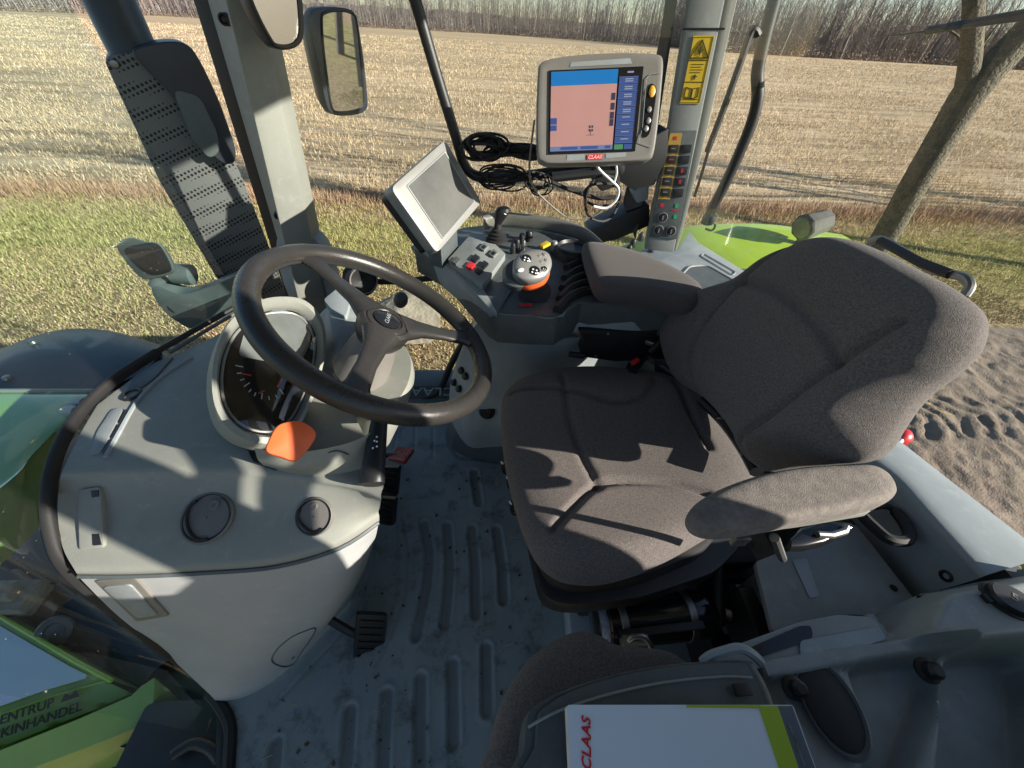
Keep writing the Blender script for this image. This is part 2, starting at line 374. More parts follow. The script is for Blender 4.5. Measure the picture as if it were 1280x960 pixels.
def vnoise(X, Y, s, seed):
    r = np.random.default_rng(seed).uniform(-1, 1, (64, 64)); a, b2 = X*s, Y*s; i, j = np.floor(a).astype(int), np.floor(b2).astype(int); fa, fb = a-i, b2-j
    fa, fb = fa*fa*(3-2*fa), fb*fb*(3-2*fb); g = lambda p, q: r[p % 64, q % 64]
    return (g(i, j)*(1-fa)+g(i+1, j)*fa)*(1-fb)+(g(i, j+1)*(1-fa)+g(i+1, j+1)*fa)*fb
def pos_field(n):
    u = RN.uniform(0, 1, n); y = 8.9*(110/8.9)**(u**1.15); row = np.round(y/.28)*.28+RN.normal(0, .035, n); y = np.where(y < 40, row, y)
    x = RN.uniform(-1.25, 1.75, n)*(y+3)
    g = vnoise(x+200, y+200, .45, 31)+.6*vnoise(x+200, y+200, 1.6, 32); keep = RN.uniform(0, 1, n) < np.clip(.62+.75*g, .12, 1)
    for yt in (13.2, 15.0, 24.5, 26.3, 41, 42.8): keep &= (np.abs(y-yt-.25*vnoise(x+200, y*0, .12, 33)) > .22+.004*y) | (RN.uniform(0, 1, n) < .25)
    return x[keep], y[keep]
tag(blades('field_stubble', 480000, pos_field, lambda n, y: RN.uniform(.04, .12, n)*(1+y/90), lambda n, y: .0065*(1+y/9)*RN.uniform(.6, 1.5, n), .75,
    island_mat('straw', [(.64, .51, .33), (.55, .42, .26), (.40, .29, .17), (.72, .60, .42), (.28, .21, .125)])), kind='stuff')
def pos_weed(n):
    y = RN.normal(8.5, .28, n); return RN.uniform(-1.3, 1.8, n)*(y+3), y
tag(blades('dry_weeds', 26000, pos_weed, lambda n, y: RN.uniform(.05, .22, n), lambda n, y: RN.uniform(.008, .02, n), .5,
    island_mat('dry_weed', [(.42, .27, .17), (.30, .17, .11), (.50, .36, .22), (.22, .15, .09)])), kind='stuff')
def pos_grass(n):
    y = RN.uniform(2.3, 8.5, n); x = RN.uniform(-9, 13, n); k = (x < 2.4) | (y > 3.9+.4*np.sin(x*2)); k &= RN.uniform(0, 1, n) < np.clip((y-2.6)/3.5, .3, 1); return x[k], y[k]
tag(blades('verge_grass', 150000, pos_grass, lambda n, y: RN.uniform(.025, .085, n), lambda n, y: RN.uniform(.006, .014, n), .7,
    island_mat('verge_blade', [(.30, .33, .09), (.44, .38, .17), (.21, .23, .065), (.54, .44, .25), (.37, .38, .12)])), kind='stuff')
def pos_leaf(n):
    y = RN.uniform(1.6, 6.0, n); x = RN.uniform(-7, 8, n); k = (x < 2.2) | (y > 4.2); return x[k], y[k]
tag(blades('leaf_litter', 130000, pos_leaf, lambda n, y: RN.uniform(.012, .036, n), lambda n, y: RN.uniform(.008, .026, n), 1.2,
    island_mat('dead_leaf', [(.46, .34, .20), (.34, .23, .13), (.55, .43, .28), (.22, .15, .085), (.42, .36, .16)])), kind='stuff')

# dirt track with tyre prints, behind the tractor
gx = np.arange(1.6, 9.5, .022); gy = np.arange(-.6, 4.6, .022); X, Y = np.meshgrid(gx, gy)
def vnoise(X, Y, s, seed):
    r = np.random.default_rng(seed).uniform(-1, 1, (64, 64)); a, b2 = X*s, Y*s; i, j = np.floor(a).astype(int), np.floor(b2).astype(int); fa, fb = a-i, b2-j
    fa, fb = fa*fa*(3-2*fa), fb*fb*(3-2*fb); g = lambda p, q: r[p % 64, q % 64]
    return (g(i, j)*(1-fa)+g(i+1, j)*fa)*(1-fb)+(g(i, j+1)*(1-fa)+g(i+1, j+1)*fa)*fb
Z = .020*vnoise(X, Y, 1.1, 1)+.016*vnoise(X, Y, 4, 2)+.011*vnoise(X, Y, 9, 3)+.008*vnoise(X, Y, 19, 4)
for yc, wd, sg in ((2.45, .36, 1), (.75, .34, -1)):
    k = np.clip(1-np.abs(Y-yc)/wd, 0, 1); k = np.minimum(1, k*4)
    ph = (X + sg*np.abs(Y-yc)*.75 + .05*vnoise(X, Y, 2.3, 9) + .03*vnoise(X, Y, 7, 12))/.215; lug = np.clip(np.sin(2*np.pi*ph)*2.2, -1, 1)
    Z += k*(-.010+.018*lug*np.clip(.75+.9*vnoise(X, Y, 1.7, 6), 0, 1.2))
edge = np.clip((4.35-Y+.35*vnoise(X, Y, 1.3, 5))/.5, 0, 1)*np.clip((X-1.7)/.6, 0, 1); Z = Z*edge + GZ + .045*edge - .012*(1-edge)
mb = MB(); nx = len(gx); mb.v = list(map(tuple, np.stack([X, Y, Z], -1).reshape(-1, 3))); mb.f = [(j*nx+i, j*nx+i+1, (j+1)*nx+i+1, (j+1)*nx+i) for j in range(len(gy)-1) for i in range(nx-1)]
tag(obj('dirt_track', mb, mat('track_earth', (.25, .205, .16), .95, nscale=6, col2=(.17, .135, .10), bump=.8, bscale=60, dist=.012, spec=.15)), kind='structure')

# ---- trees
def bare_tree(mb, rnd, h, r, seg=5, levels=3, base=V((0, 0, 0)), lean=V((0, 0, 0)), nb=(9, 5, 4), start=.3, up=.55):
    def limb(p, d, L, r, lev):
        n = 5 if lev == 0 else 4; pts = [p]; q = p; dd = d.copy()
        for i in range(n):
            dd = (dd + V((rnd.gauss(0, 1), rnd.gauss(0, 1), rnd.gauss(0, .6)))*(.07 if lev == 0 else .17) + V((0, 0, .10 if lev else .04))).normalized(); q = q+dd*(L/n); pts.append(q)
        mb.tube(pts, [r*(1-.8*i/n)+.004 for i in range(n+1)], seg if lev == 0 else (4 if lev == 1 else 3))
        if lev >= levels: return
        for k in range(nb[lev]):
            t = (start if lev == 0 else .2) + (1-(start if lev == 0 else .2))*(k+rnd.random())/nb[lev]; i = min(n-1, int(t*n)); f2 = t*n-i; s = pts[i]*(1-f2)+pts[i+1]*f2
            a = rnd.uniform(0, 6.283); side = V((math.cos(a), math.sin(a), rnd.uniform(up*.4, up*1.8))).normalized(); nd = (side*.8+d*.45).normalized()
            limb(s, nd, L*rnd.uniform(.32, .5)*(1.15-.5*t), max(r*(1-.7*t)*.5, .006), lev+1)
    limb(base, (V((0, 0, 1))+lean).normalized(), h, r, 0)
BARK = [mat('hazy_bark_grey', (.26, .225, .21), .9, nscale=3, namt=.35), mat('hazy_bark_brown', (.20, .165, .15), .9, nscale=3, namt=.35)]  # bark lightened so its colour carries the haze over the far wood
protos = []
for k in range(6):
    mb = MB(); bare_tree(mb, random.Random(20+k), 13+k*.8, .17+.02*(k % 3), nb=(13, 6, 3), start=.22)
    me = obj('bare_tree', mb, BARK[k % 2]); protos.append(me)
edge_px = [(-60, 11), (0, 14), (200, 20), (450, 34), (640, 44), (830, 58), (910, 66), (1060, 75), (1200, 83), (1400, 96)]
EDGE = [P(u, v, z=GZ) for u, v in edge_px]
def on_edge(t):
    i = min(len(EDGE)-2, int(t*(len(EDGE)-1))); f2 = t*(len(EDGE)-1)-i; return EDGE[i]*(1-f2)+EDGE[i+1]*f2
first = set()
NT = 150
for k in range(NT):
    p = on_edge((k+random.uniform(-.4, .4)+.5)/NT); j = random.randrange(6); back = random.uniform(0, 14)
    o = protos[j] if j not in first else protos[j].copy()
    if j in first: COL.objects.link(o)
    first.add(j); dr = V((p.x, p.y, 0)).normalized(); o.location = V((p.x, p.y, GZ-.1))+dr*back; s = random.uniform(.75, 1.25); o.scale = (s, s, s*random.uniform(.9, 1.15)); o.rotation_euler = (0, 0, random.uniform(0, 6.28))
    tag(o, 'bare winter tree standing in the line of woodland beyond the stubble field', 'tree', 'bare trees along the far field edge')
# the wood behind, read as one mass: thin stems and twigs
mb = MB(); rw = random.Random(5)
for k in range(3600):
    p = on_edge(rw.random()); dr = V((p.x, p.y, 0)).normalized(); b0 = V((p.x, p.y, GZ))+dr*rw.uniform(2, 60); hh = rw.uniform(6, 15)
    top = b0+V((rw.gauss(0, .6), rw.gauss(0, .6), hh)); mb.tube([b0, (b0+top)/2+V((rw.gauss(0, .25), rw.gauss(0, .25), 0)), top], [.13, .08, .02], 3)
    for q in range(11):
        s = b0.lerp(top, rw.uniform(.25, .95)); e = s+V((rw.gauss(0, 1.3), rw.gauss(0, 1.3), rw.uniform(.6, 2.4))); mb.tube([s, e], [.045, .012], 3)
tag(obj('woodland', mb, BARK[0], smooth=False), kind='stuff')
mb = MB(); n = 52000
for k in range(n):
    p = on_edge(rw.random()); dr = V((p.x, p.y, 0)).normalized(); b0 = V((p.x, p.y, GZ))+dr*(abs(rw.gauss(0, 9))+.5); hh = abs(rw.gauss(0, 1.5))+.3; a = rw.uniform(0, 6.28); sz = rw.uniform(.12, .4)
    c = b0+V((rw.gauss(0, .4), rw.gauss(0, .4), rw.uniform(0, hh))); e1 = V((math.cos(a), math.sin(a), rw.uniform(-.5, .9)))*sz; e2 = V((-math.sin(a), math.cos(a), rw.uniform(.2, 1.4)))*sz*.4
    mb.add([c-e2, c+e1, c+e2], [(0, 1, 2)])
tag(obj('undergrowth', mb, island_mat('brushwood', [(.19, .15, .12), (.27, .19, .15), (.14, .115, .095), (.32, .25, .20), (.16, .15, .10)]), smooth=False), kind='stuff')
# low wooded rise behind
mb = MB(); rows = []
for j, (dd, zz) in enumerate(((60, 0), (90, 5), (130, 11), (190, 15), (300, 16))):
    row = []
    for i in range(241):
        p = on_edge(min(.999, i/240)); dr = V((p.x, p.y, 0)).normalized(); hz = zz*(.50+.05*math.sin(i*.09)+rw.uniform(-.06, .06))*(1.0 if i < 160 else .72); row.append(V((p.x, p.y, GZ+hz))+dr*dd)
    rows.append(row)
mb.grid(rows); tag(obj('hill', mb, mat('wooded_rise', (.165, .14, .13), 1, nscale=.8, col2=(.075, .066, .062), bump=1, bscale=.6, dist=1.5, spec=0)), kind='structure')

# farmhouses at the wood's edge
def farmhouse(u, v, wd, dp, h, label, rot, back=4):
    p = P(u, v, z=GZ); dr = V((p.x, p.y, 0)).normalized(); p = V((p.x, p.y, GZ))+dr*back; t = thing('farmhouse', label, 'house', 'farmhouses beyond the field')
    X = V((math.cos(rot), math.sin(rot), 0)); Yv = V((-math.sin(rot), math.cos(rot), 0)); Z = V((0, 0, 1))
    a = MB(); lp = [p-X*wd/2-Yv*dp/2, p-X*wd/2+Yv*dp/2, p-X*wd/2+Yv*dp/2+Z*h, p-X*wd/2+Z*(h+dp*.4), p-X*wd/2-Yv*dp/2+Z*h]; a.prism(lp, X*wd); obj('wall', a, M['wall'], t)
    a = MB()
    for s in (-1, 1):
        e = p-X*(wd/2+.3)+Yv*s*(dp/2+.4)+Z*(h-.2); r_ = p-X*(wd/2+.3)+Z*(h+dp*.4+.06); a.prism([e, r_, r_+Z*.2, e+Z*.2], X*(wd+.6))
    obj('roof', a, M['rooftile'], t)
    for k in range(3):
        a = MB(); a.box(p+X*(-wd*.3+wd*.3*k)-Yv*(dp/2+.02)+Z*h*.55, (1.1, .08, 1.2), (X, Yv, Z)); obj('window', a, M['gloss'], t)
    settle(t, p)
farmhouse(92, 13, 8, 6, 2.6, 'white farmhouse with dark windows far left beyond the field', .5)
farmhouse(190, 17, 6, 5, 2.6, 'small white outbuilding among bare trees beside the exhaust stack', .3)
farmhouse(972, 66, 14, 7, 2.4, 'low pale bungalow at the wood edge seen past the black grab handle', -.4, 2)

# conifer near the bungalow
mb = MB(); rc = random.Random(3)
pc = P(985, 66, z=GZ); pc = V((pc.x, pc.y, GZ))+V((pc.x, pc.y, 0)).normalized()*10
tc_ = thing('conifer', 'dark green conifer above the pale bungalow at the wood edge', 'tree')
for k in range(2600):
    t = rc.random(); rr = 3.2*(1-t)**.8*math.sqrt(rc.random()); a = rc.uniform(0, 6.28); c = pc+V((math.cos(a)*rr, math.sin(a)*rr, 1+t*11)); e = V((math.cos(a), math.sin(a), -.35))*rc.uniform(.3, .8); f2 = V((-math.sin(a), math.cos(a), .1))*.22
    mb.add([c-f2, c+e, c+f2], [(0, 1, 2)])
obj('crown', mb, island_mat('conifer_needles', [(.035, .06, .035), (.05, .075, .045), (.025, .045, .03)]), tc_, smooth=False)
mb = MB(); mb.tube([pc, pc+V((0, 0, 10))], [.2, .05], 6); obj('trunk', mb, BARK[1], tc_); settle(tc_, pc)

# the near roadside tree, forked, its bark green with algae
YT = 5.4
def TP(u, v, y=YT): return P(u, v, y=y)
tb = thing('roadside_tree', 'near leafless tree with mossy forked trunk beside the dirt track', 'tree')
bk = mat('mossy_bark', (.135, .122, .078), .9, nscale=7, col2=(.06, .052, .038), bump=1, bscale=34, dist=.035, dusty=.8)
b0 = TP(1086, 330); b0 = V((b0.x, b0.y, GZ-.05))
mb = MB(); rt = random.Random(11)
main = [b0, TP(1112, 285), TP(1150, 218), TP(1185, 160), TP(1218, 108), TP(1258, 66), TP(1300, 20), TP(1345, -35), TP(1420, -150, YT-.2), TP(1520, -330, YT-.4)]
main = cr(main, 6); rr_ = [.21, .195, .18, .17]+[.16]*12
while len(rr_) < len(main): rr_.append(rr_[-1]*(1.012 if len(rr_) < 26 else .972))
mb.tube(main, rr_, 18); rb = main[26:]
lb = cr([TP(1190, 152), TP(1205, 118), TP(1213, 70), TP(1217, 0), TP(1216, -60, YT+.1), TP(1200, -260, YT+.4), TP(1180, -520, YT+.6)], 5); mb.tube(lb, [.135, .13, .125, .118, .11, .105, .102, .10]+[.098*(1-.024*i) for i in range(len(lb)-8)], 14)
obj('trunk', mb, bk, tb)
mb = MB()
for src in (lb, rb):
    for i in range(9, len(src), 2):
        a = rt.uniform(0, 6.28); d = V((math.cos(a), math.sin(a), rt.uniform(.3, 1))).normalized(); bare_tree(mb, rt, rt.uniform(1.8, 3.4), .04, seg=5, levels=2, base=src[i], lean=d*1.3, nb=(7, 4, 3), start=.2)
tw = [TP(1206, 86), TP(1228, 62), TP(1243, 38)]
for (u, v) in ((1195, 60), (1238, 45), (1248, 30), (1170, 30)):
    s = TP(1214, 75); e = TP(u, v, YT+rt.uniform(-.4, .4)); mb.tube(cr([s, (s+e)/2+V((0, 0, .05)), e], 3), [.022-.0025*i for i in range(7)], 5)
obj('crown', mb, bk, tb); settle(tb, b0)
# the row goes on along the track to the right; its twigs shade the field
for k, (x, y) in enumerate(((13.5, 4.6), (19, 5.0), (25, 4.4))):
    o = protos[k].copy(); COL.objects.link(o); o.location = (x, y, GZ-.1); o.scale = (.85, .85, .85)
    tag(o, ['leafless tree next along the track after the mossy forked one', 'second leafless tree along the track past the mossy forked one', 'farthest leafless tree along the track past the mossy forked one'][k], 'tree')

# boulder under the right-hand door
mb = MB(); bmx = bmesh.new(); bmesh.ops.create_icosphere(bmx, subdivisions=4, radius=1)
rk = random.Random(4); cc = P(497, 402, z=GZ+.18); ph = [(V((rk.gauss(0, 1), rk.gauss(0, 1), rk.gauss(0, 1))).normalized(), rk.uniform(.62, .95)) for _ in range(16)]
for vv in bmx.verts:
    n = vv.co.normalized(); s = 1.0
    for d, lim in ph:
        dt = n.dot(d)
        if dt*s > lim: s = lim/dt
    vv.co = n*s
mb.v = [tuple(cc+V((v.co.x*.56, v.co.y*.46, v.co.z*.36))) for v in bmx.verts]; mb.f = [tuple(v.index for v in f.verts) for f in bmx.faces]; bmx.free()
tag(obj('boulder', mb, M['stone'], sharp=25), 'pale angular boulder on the ground seen through the steering wheel', 'rock')
# ================================================================== THE CAB: floor, shell, front console, steering
# ---- rubber floor mat: one sheet with moulded channels
def seg_d(px, py, pts):
    d = np.full(px.shape, 9.)
    for a, b in zip(pts[:-1], pts[1:]):
        ab = (b[0]-a[0], b[1]-a[1]); L = max(ab[0]**2+ab[1]**2, 1e-9); t = np.clip(((px-a[0])*ab[0]+(py-a[1])*ab[1])/L, 0, 1)
        d = np.minimum(d, np.hypot(px-a[0]-ab[0]*t, py-a[1]-ab[1]*t))
    return d
def FP(pts): return [(q.x, q.y) for q in PL(pts, z=0)]
chan = [[(530, 655), (537, 690), (534, 730), (520, 795)], [(559, 657), (562, 700), (560, 740), (556, 780)], [(590, 660), (594, 710), (595, 768)], [(621, 662), (628, 710), (630, 750)],
        [(608, 810), (609, 888)], [(566, 830), (567, 928)], [(526, 848), (525, 935), (524, 990)], [(484, 868), (480, 930), (478, 985)], [(438, 888), (434, 940), (430, 985)], [(593, 590), (598, 628)],
        [(345, 930), (338, 1000)]]
thin = [[(541, 528), (541, 570)], [(519, 528), (518, 560)], [(498, 530), (492, 560)], [(505, 650), (512, 690), (508, 740), (490, 790), (470, 830)], [(497, 648), (500, 690), (496, 740), (480, 790)],
        [(470, 690), (455, 750), (420, 800), (345, 880)], [(560, 540), (561, 558), (575, 572), (625, 578)]]
gx = np.arange(-.78, .95, .0045); gy = np.arange(-.16, 1.16, .0045); X, Y = np.meshgrid(gx, gy); Z = np.zeros_like(X)
for c in chan:
    d = seg_d(X, Y, FP(c)); Z -= .0065*np.clip((.0155-d)/.005, 0, 1); Z += .0018*np.exp(-((d-.0185)/.004)**2)
for c in thin:
    d = seg_d(X, Y, FP(c)); Z -= .003*np.exp(-(d/.0035)**2)
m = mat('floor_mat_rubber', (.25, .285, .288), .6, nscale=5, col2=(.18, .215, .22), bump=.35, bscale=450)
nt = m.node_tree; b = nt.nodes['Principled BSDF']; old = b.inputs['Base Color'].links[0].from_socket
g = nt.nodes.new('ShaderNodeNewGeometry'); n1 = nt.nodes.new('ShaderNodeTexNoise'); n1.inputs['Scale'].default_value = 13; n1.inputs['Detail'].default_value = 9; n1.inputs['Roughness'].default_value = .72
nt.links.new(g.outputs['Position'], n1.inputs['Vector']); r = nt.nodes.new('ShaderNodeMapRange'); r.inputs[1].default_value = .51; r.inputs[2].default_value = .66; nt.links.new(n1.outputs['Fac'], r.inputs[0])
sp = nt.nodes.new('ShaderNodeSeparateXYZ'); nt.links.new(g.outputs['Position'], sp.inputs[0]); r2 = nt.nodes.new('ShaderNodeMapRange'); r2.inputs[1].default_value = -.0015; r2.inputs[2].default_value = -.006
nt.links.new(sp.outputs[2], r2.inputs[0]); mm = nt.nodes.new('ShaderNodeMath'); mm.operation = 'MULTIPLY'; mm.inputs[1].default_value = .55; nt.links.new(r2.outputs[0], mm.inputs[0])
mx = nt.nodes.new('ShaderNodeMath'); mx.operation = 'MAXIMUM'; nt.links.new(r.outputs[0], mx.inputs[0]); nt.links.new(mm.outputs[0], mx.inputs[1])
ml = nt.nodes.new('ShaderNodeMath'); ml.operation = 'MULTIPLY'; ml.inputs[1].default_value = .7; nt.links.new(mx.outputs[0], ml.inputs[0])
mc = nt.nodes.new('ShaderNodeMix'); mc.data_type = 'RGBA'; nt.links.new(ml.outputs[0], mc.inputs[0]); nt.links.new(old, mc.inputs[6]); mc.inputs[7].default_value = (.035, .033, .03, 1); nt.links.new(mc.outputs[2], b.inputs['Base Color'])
FE0, FE1 = P(272, 879, z=0), P(288, 965, z=0)
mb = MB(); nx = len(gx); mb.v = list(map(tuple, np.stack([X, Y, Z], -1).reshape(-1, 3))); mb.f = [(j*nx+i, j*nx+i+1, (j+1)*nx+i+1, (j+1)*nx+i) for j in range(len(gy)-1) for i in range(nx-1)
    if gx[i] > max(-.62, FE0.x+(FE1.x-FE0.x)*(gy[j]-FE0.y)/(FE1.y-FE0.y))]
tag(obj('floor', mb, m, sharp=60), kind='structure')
mb = MB(); mb.box((.235, .5, -.06), (1.42, 1.3, .08)); mb.box((-.30, .68, -.07), (.6, .9, .08)); mb.box((.2, .55, -.35), (1.1, .7, .5)); mb.prism([P(268, 872, z=-.012), P(290, 900, z=-.012), P(284, 1000, z=-.012), P(268, 1000, z=-.012)], (0, 0, -.08)); tag(obj('cab_underframe', mb, M['black'], bevel=.01), 'black underframe carrying the cab floor mat', 'frame')

# grit, crumbs of mud and bits of straw trodden into the mat
mb = MB(); rg = random.Random(8)
for k in range(190):
    x, y = rg.uniform(-.5, .2), rg.uniform(-.02, .8); s = rg.choice((.0015, .002, .003, .005)); a = rg.uniform(0, 6.28)
    mb.box((x, y, s*.4), (s*rg.uniform(.7, 1.6), s, s*.8), (V((math.cos(a), math.sin(a), 0)), V((-math.sin(a), math.cos(a), 0)), V((0, 0, 1))))
tag(obj('grit', mb, island_mat('mud_crumbs', [(.05, .04, .03), (.10, .08, .055), (.03, .027, .022), (.20, .16, .10)])), kind='stuff')
mb = MB()
for k in range(46):
    x, y = rg.uniform(-.45, .18), rg.uniform(-.02, .75); a = rg.uniform(0, 6.28); l = rg.uniform(.006, .026); mb.tube([(x, y, .0016), (x+math.cos(a)*l, y+math.sin(a)*l, .002)], .0009, 4)
tag(obj('straw_bits', mb, island_mat('straw_chaff', [(.5, .4, .22), (.4, .3, .16), (.3, .24, .14)])), kind='stuff')
# ---- cab shell out of view: roof, left pillars (they throw the shade inside)
t = thing('cab_roof', 'cab roof with pale headliner above the seat, carried on left door pillars', 'roof')
mb = MB(); mb.box((.14, .52, 1.72), (1.86, 1.42, .16)); obj('roof_shell', mb, M['bluegrey'], t, bevel=.03)
mb = MB(); mb.box((.14, .52, 1.625), (1.74, 1.28, .02)); obj('headliner', mb, M['headliner'], t, bevel=.005)
mb = MB(); mb.tube([(-.66, -.13, -.02), (-.60, -.12, 1.63)], .05, 10); obj('pillar', mb, M['dkgrey'], t)
mb = MB(); mb.tube([(.66, -.13, .2), (.47, -.13, 1.63)], .055, 10); obj('pillar', mb, M['dkgrey'], t)
mb = MB(); mb.prism([(.93, -.14, .3), (.93, -.07, .3), (.93, -.08, 1.63), (.93, -.14, 1.63)], (.06, 0, 0)); obj('pillar', mb, M['dkgrey'], t, bevel=.01)
settle(t, V((.14, .52, 1.63)))
mb = MB(); mb.prism([(.27, -.16, .1), (.70, -.16, .1), (.70, -.16, .88), (.30, -.16, .86)], (0, -.03, 0)); tag(obj('left_shade_panel', mb, M['dkgrey'], bevel=.01), 'unseen added panel beside the passenger seat keeping sun off the lower console', 'panel')  # out-of-view panel added to keep sun off the lower front console
dr = thing('cab_door', 'unseen open left cab door with frame and bars added to shade the console', 'door')
for a, b_ in (((.55, .03, 1.10), (.57, -.36, .75)), ((.55, .03, 1.02), (.57, -.36, .67))):
    mb = MB(); mb.tube([a, b_], .019, 10); obj('shade_bar', mb, M['black'], dr)  # bars added out of view to throw slanted shade bands on the console
mb = MB(); mb.tube([(.58, -.20, 1.6), (.62, -1.05, 1.6), (.66, -1.10, .3), (.62, -.7, -.1), (.60, -.22, .1)], .02, 10); obj('frame', mb, M['black'], dr); settle(dr, V((.6, -.3, 0)))
lf = thing('raised_left_fender', 'unseen lime green left rear fender and tyre, raised to shade the rear console', 'fender')  # unseen fender, its top raised to keep the rear console in shade
mb = MB(); mb.loft([[V((x, y, z)) for x, z in ((.30, -.5), (.32, .30), (.42, .74), (.62, .87), (1.0, .92), (1.5, .90), (1.95, .55), (2.2, .05), (1.9, -.2), (.8, -.4))] for y in (-.16, -.75)]); obj('shell', mb, M['green'], lf, bevel=.02)
mb = MB(); mb.lathe(V((1.45, -.46, GZ+.9)), V((0, 1, 0)), [(.45, -.28), (.75, -.32), (.87, -.27), (.90, -.15), (.90, .15), (.87, .27), (.75, .3), (.45, .28)], 48); obj('tyre', mb, M['rubber'], lf, sharp=40); settle(lf, V((1.4, -.45, GZ)))

# ---- front console
def rowz(spec): return [P(u, v, z=z) for u, v, z in spec]
def zr(z, pts): return [P(u, v, z=z) for u, v in pts]
rows = [zr(.598, [(122, 506), (155, 481), (192, 455), (226, 441), (262, 424), (330, 385)]),
        zr(.602, [(100, 543), (146, 517), (202, 487), (265, 468), (330, 450), (395, 436)]),
        zr(.606, [(83, 578), (140, 560), (208, 545), (300, 545), (400, 560), (470, 575)]),
        zr(.606, [(77, 592), (140, 587), (215, 583), (320, 586), (430, 603), (476, 619)]),
        zr(.592, [(74, 606), (138, 603), (220, 601), (322, 602), (430, 613), (476, 626)]),
        zr(.565, [(72, 640), (138, 640), (225, 638), (325, 636), (425, 640), (474, 636)]),
        zr(.543, [(78, 683), (142, 690), (238, 690), (330, 685), (415, 667), (473, 640)]),
        zr(.533, [(93, 712), (160, 712), (250, 708), (345, 700), (422, 677), (474, 645)]),
        zr(.520, [(97, 718), (164, 718), (252, 714), (346, 706), (424, 683), (474, 651)])]
def densify(rows, k=5):
    r2 = [cr(r, k) for r in rows]; cols = [cr(list(c), 4) for c in zip(*r2)]; return [list(r) for r in zip(*cols)]
top = densify(rows)
back = [[r[0]] + r + [r[-1]+V((-.05, .07, -.03)), r[-1]+V((-.22, .30, -.12))] for r in top]
fc = thing('front_console', 'grey front console with round air vents below the windscreen', 'console')
mb = MB(); mb.grid([r[1:] for r in back]); upper = obj('upper_shell', mb, M['dash'], fc, sharp=60)
low = [zr(.518, [(99, 720), (165, 720), (252, 716), (346, 708), (424, 685), (473, 653)]),
       zr(.500, [(104, 727), (170, 727), (254, 724), (348, 717), (424, 694), (472, 660)]),
       zr(.36, [(150, 772), (215, 776), (285, 776), (362, 765), (428, 737), (468, 676)]),
       zr(.18, [(206, 816), (245, 823), (295, 823), (350, 812), (412, 775), (456, 712)]),
       zr(.04, [(262, 868), (285, 868), (312, 860), (350, 838), (392, 800), (440, 745)]),
       zr(.004, [(270, 878), (288, 876), (313, 868), (350, 845), (390, 808), (437, 755)])]
lw = densify(low); lw2 = [r + [r[-1]+V((-.05, .07, 0)), r[-1]+V((-.22, .30, 0))] for r in lw]
mb = MB(); mb.grid(lw2); lower = obj('lower_panel', mb, M['dash_low'], fc, sharp=60)
B_up = bvh(upper); B_lo = bvh(lower)
# thin shadow gap trim between upper shell and lower panel
mb = MB(); mb.tube([p+V((0, 0, .0)) for p in lw[0]], .004, 6); obj('trim_seam', mb, M['dkgrey'], fc)
def round_vent(u, v, r, ang, parent):
    p, n = hit(B_up, u, v); o, ex, ey, ez = frame_at(p, n)
    ca, sa = math.cos(ang), math.sin(ang); ax_, ay_ = ex*ca+ey*sa, ey*ca-ex*sa
    mb = MB(); mb.lathe(o-ez*.006, ez, [(r*.9, 0), (r*1.12, .002), (r*1.12, .010), (r*1.04, .0125), (r*.97, .010), (r*.97, .006)], 40, cap=False); ring = obj('air_vent', mb, M['vent'], parent, sharp=40)
    mb = MB(); mb.lathe(o-ez*.006, ez, [(.001, .0), (r*.955, .0), (r*.955, .0085), (r*.90, .010), (.001, .011)], 40, cap=False); mb2 = obj('vent_disc', mb, M['vent'], ring)
    # curved blade lip on the disc
    arc = [o+ez*.0064+ax_*(r*(-.15+.62*math.cos(a)))+ay_*(r*.95*math.sin(a)) for a in np.linspace(math.pi*.52, math.pi*1.48, 16)]
    arc = [q if (q-o).length < r*.96 else o+(q-o)*(r*.95/(q-o).length) for q in arc]
    cres = arc + [o+ez*.0060+ax_*(r*.93*math.cos(a))+ay_*(r*.93*math.sin(a)) for a in np.linspace(math.pi*1.42, math.pi*.58, 16)]
    mb = MB(); mb.prism([q+ez*.0004 for q in cres], -ez*.003); obj('vent_shade_crescent', mb, M['dkgrey'], ring)  # dark crescent plate paints a recess's shade onto the disc
    mb = MB(); mb.tube([o+ez*.0045+(ex*math.cos(a)+ey*math.sin(a))*r*.985 for a in np.linspace(0, 2*math.pi, 49)[:-1]], .0012, 5, closed=True); obj('vent_gap', mb, M['black'], ring)
    mb = MB(); mb.tube(arc, .0022, 6); obj('vent_blade', mb, M['black'], ring)
    mb = MB(); mb.lathe(o+ax_*r*.42+ay_*r*.4+ez*.0035, ez, [(r*.24, 0), (r*.24, .002), (r*.19, .003), (.001, .0022)], 20, cap=False); obj('thumb_dimple', mb, M['vent'], ring)
round_vent(261, 647, .0335, .5, fc); round_vent(394, 645, .0255, .9, fc)
def on(b, pts, lift=.001):
    o = []
    for u, v in pts:
        h = hit(b, u, v); o.append(h[0]+h[1]*lift)
    return o
def patch(b, pts, lift, thick):
    """raised or inlaid plate lying on a surface: outline pixels -> prism along the local normal"""
    q = on(b, pts, 0); h = [hit(b, u, v)[1] for u, v in pts]; n = V((0, 0, 0))
    for k in h: n += k
    n.normalize(); return [p+n*lift for p in q], n*thick
# side vent near the left end
lp, d = patch(B_up, [(100, 612), (128, 608), (133, 684), (102, 688)], .004, -.012)
mb = MB(); mb.prism(soft_poly(lp, .006), d); sv = obj('side_vent', mb, M['dash'], fc, bevel=.002)
for k in range(3):
    lp, d = patch(B_up, [(119, 613+k*24), (128, 612+k*24), (131, 633+k*24), (122, 634+k*24)], .0065, -.004); mb = MB(); mb.prism(lp, d); obj('slot', mb, M['black'], sv)
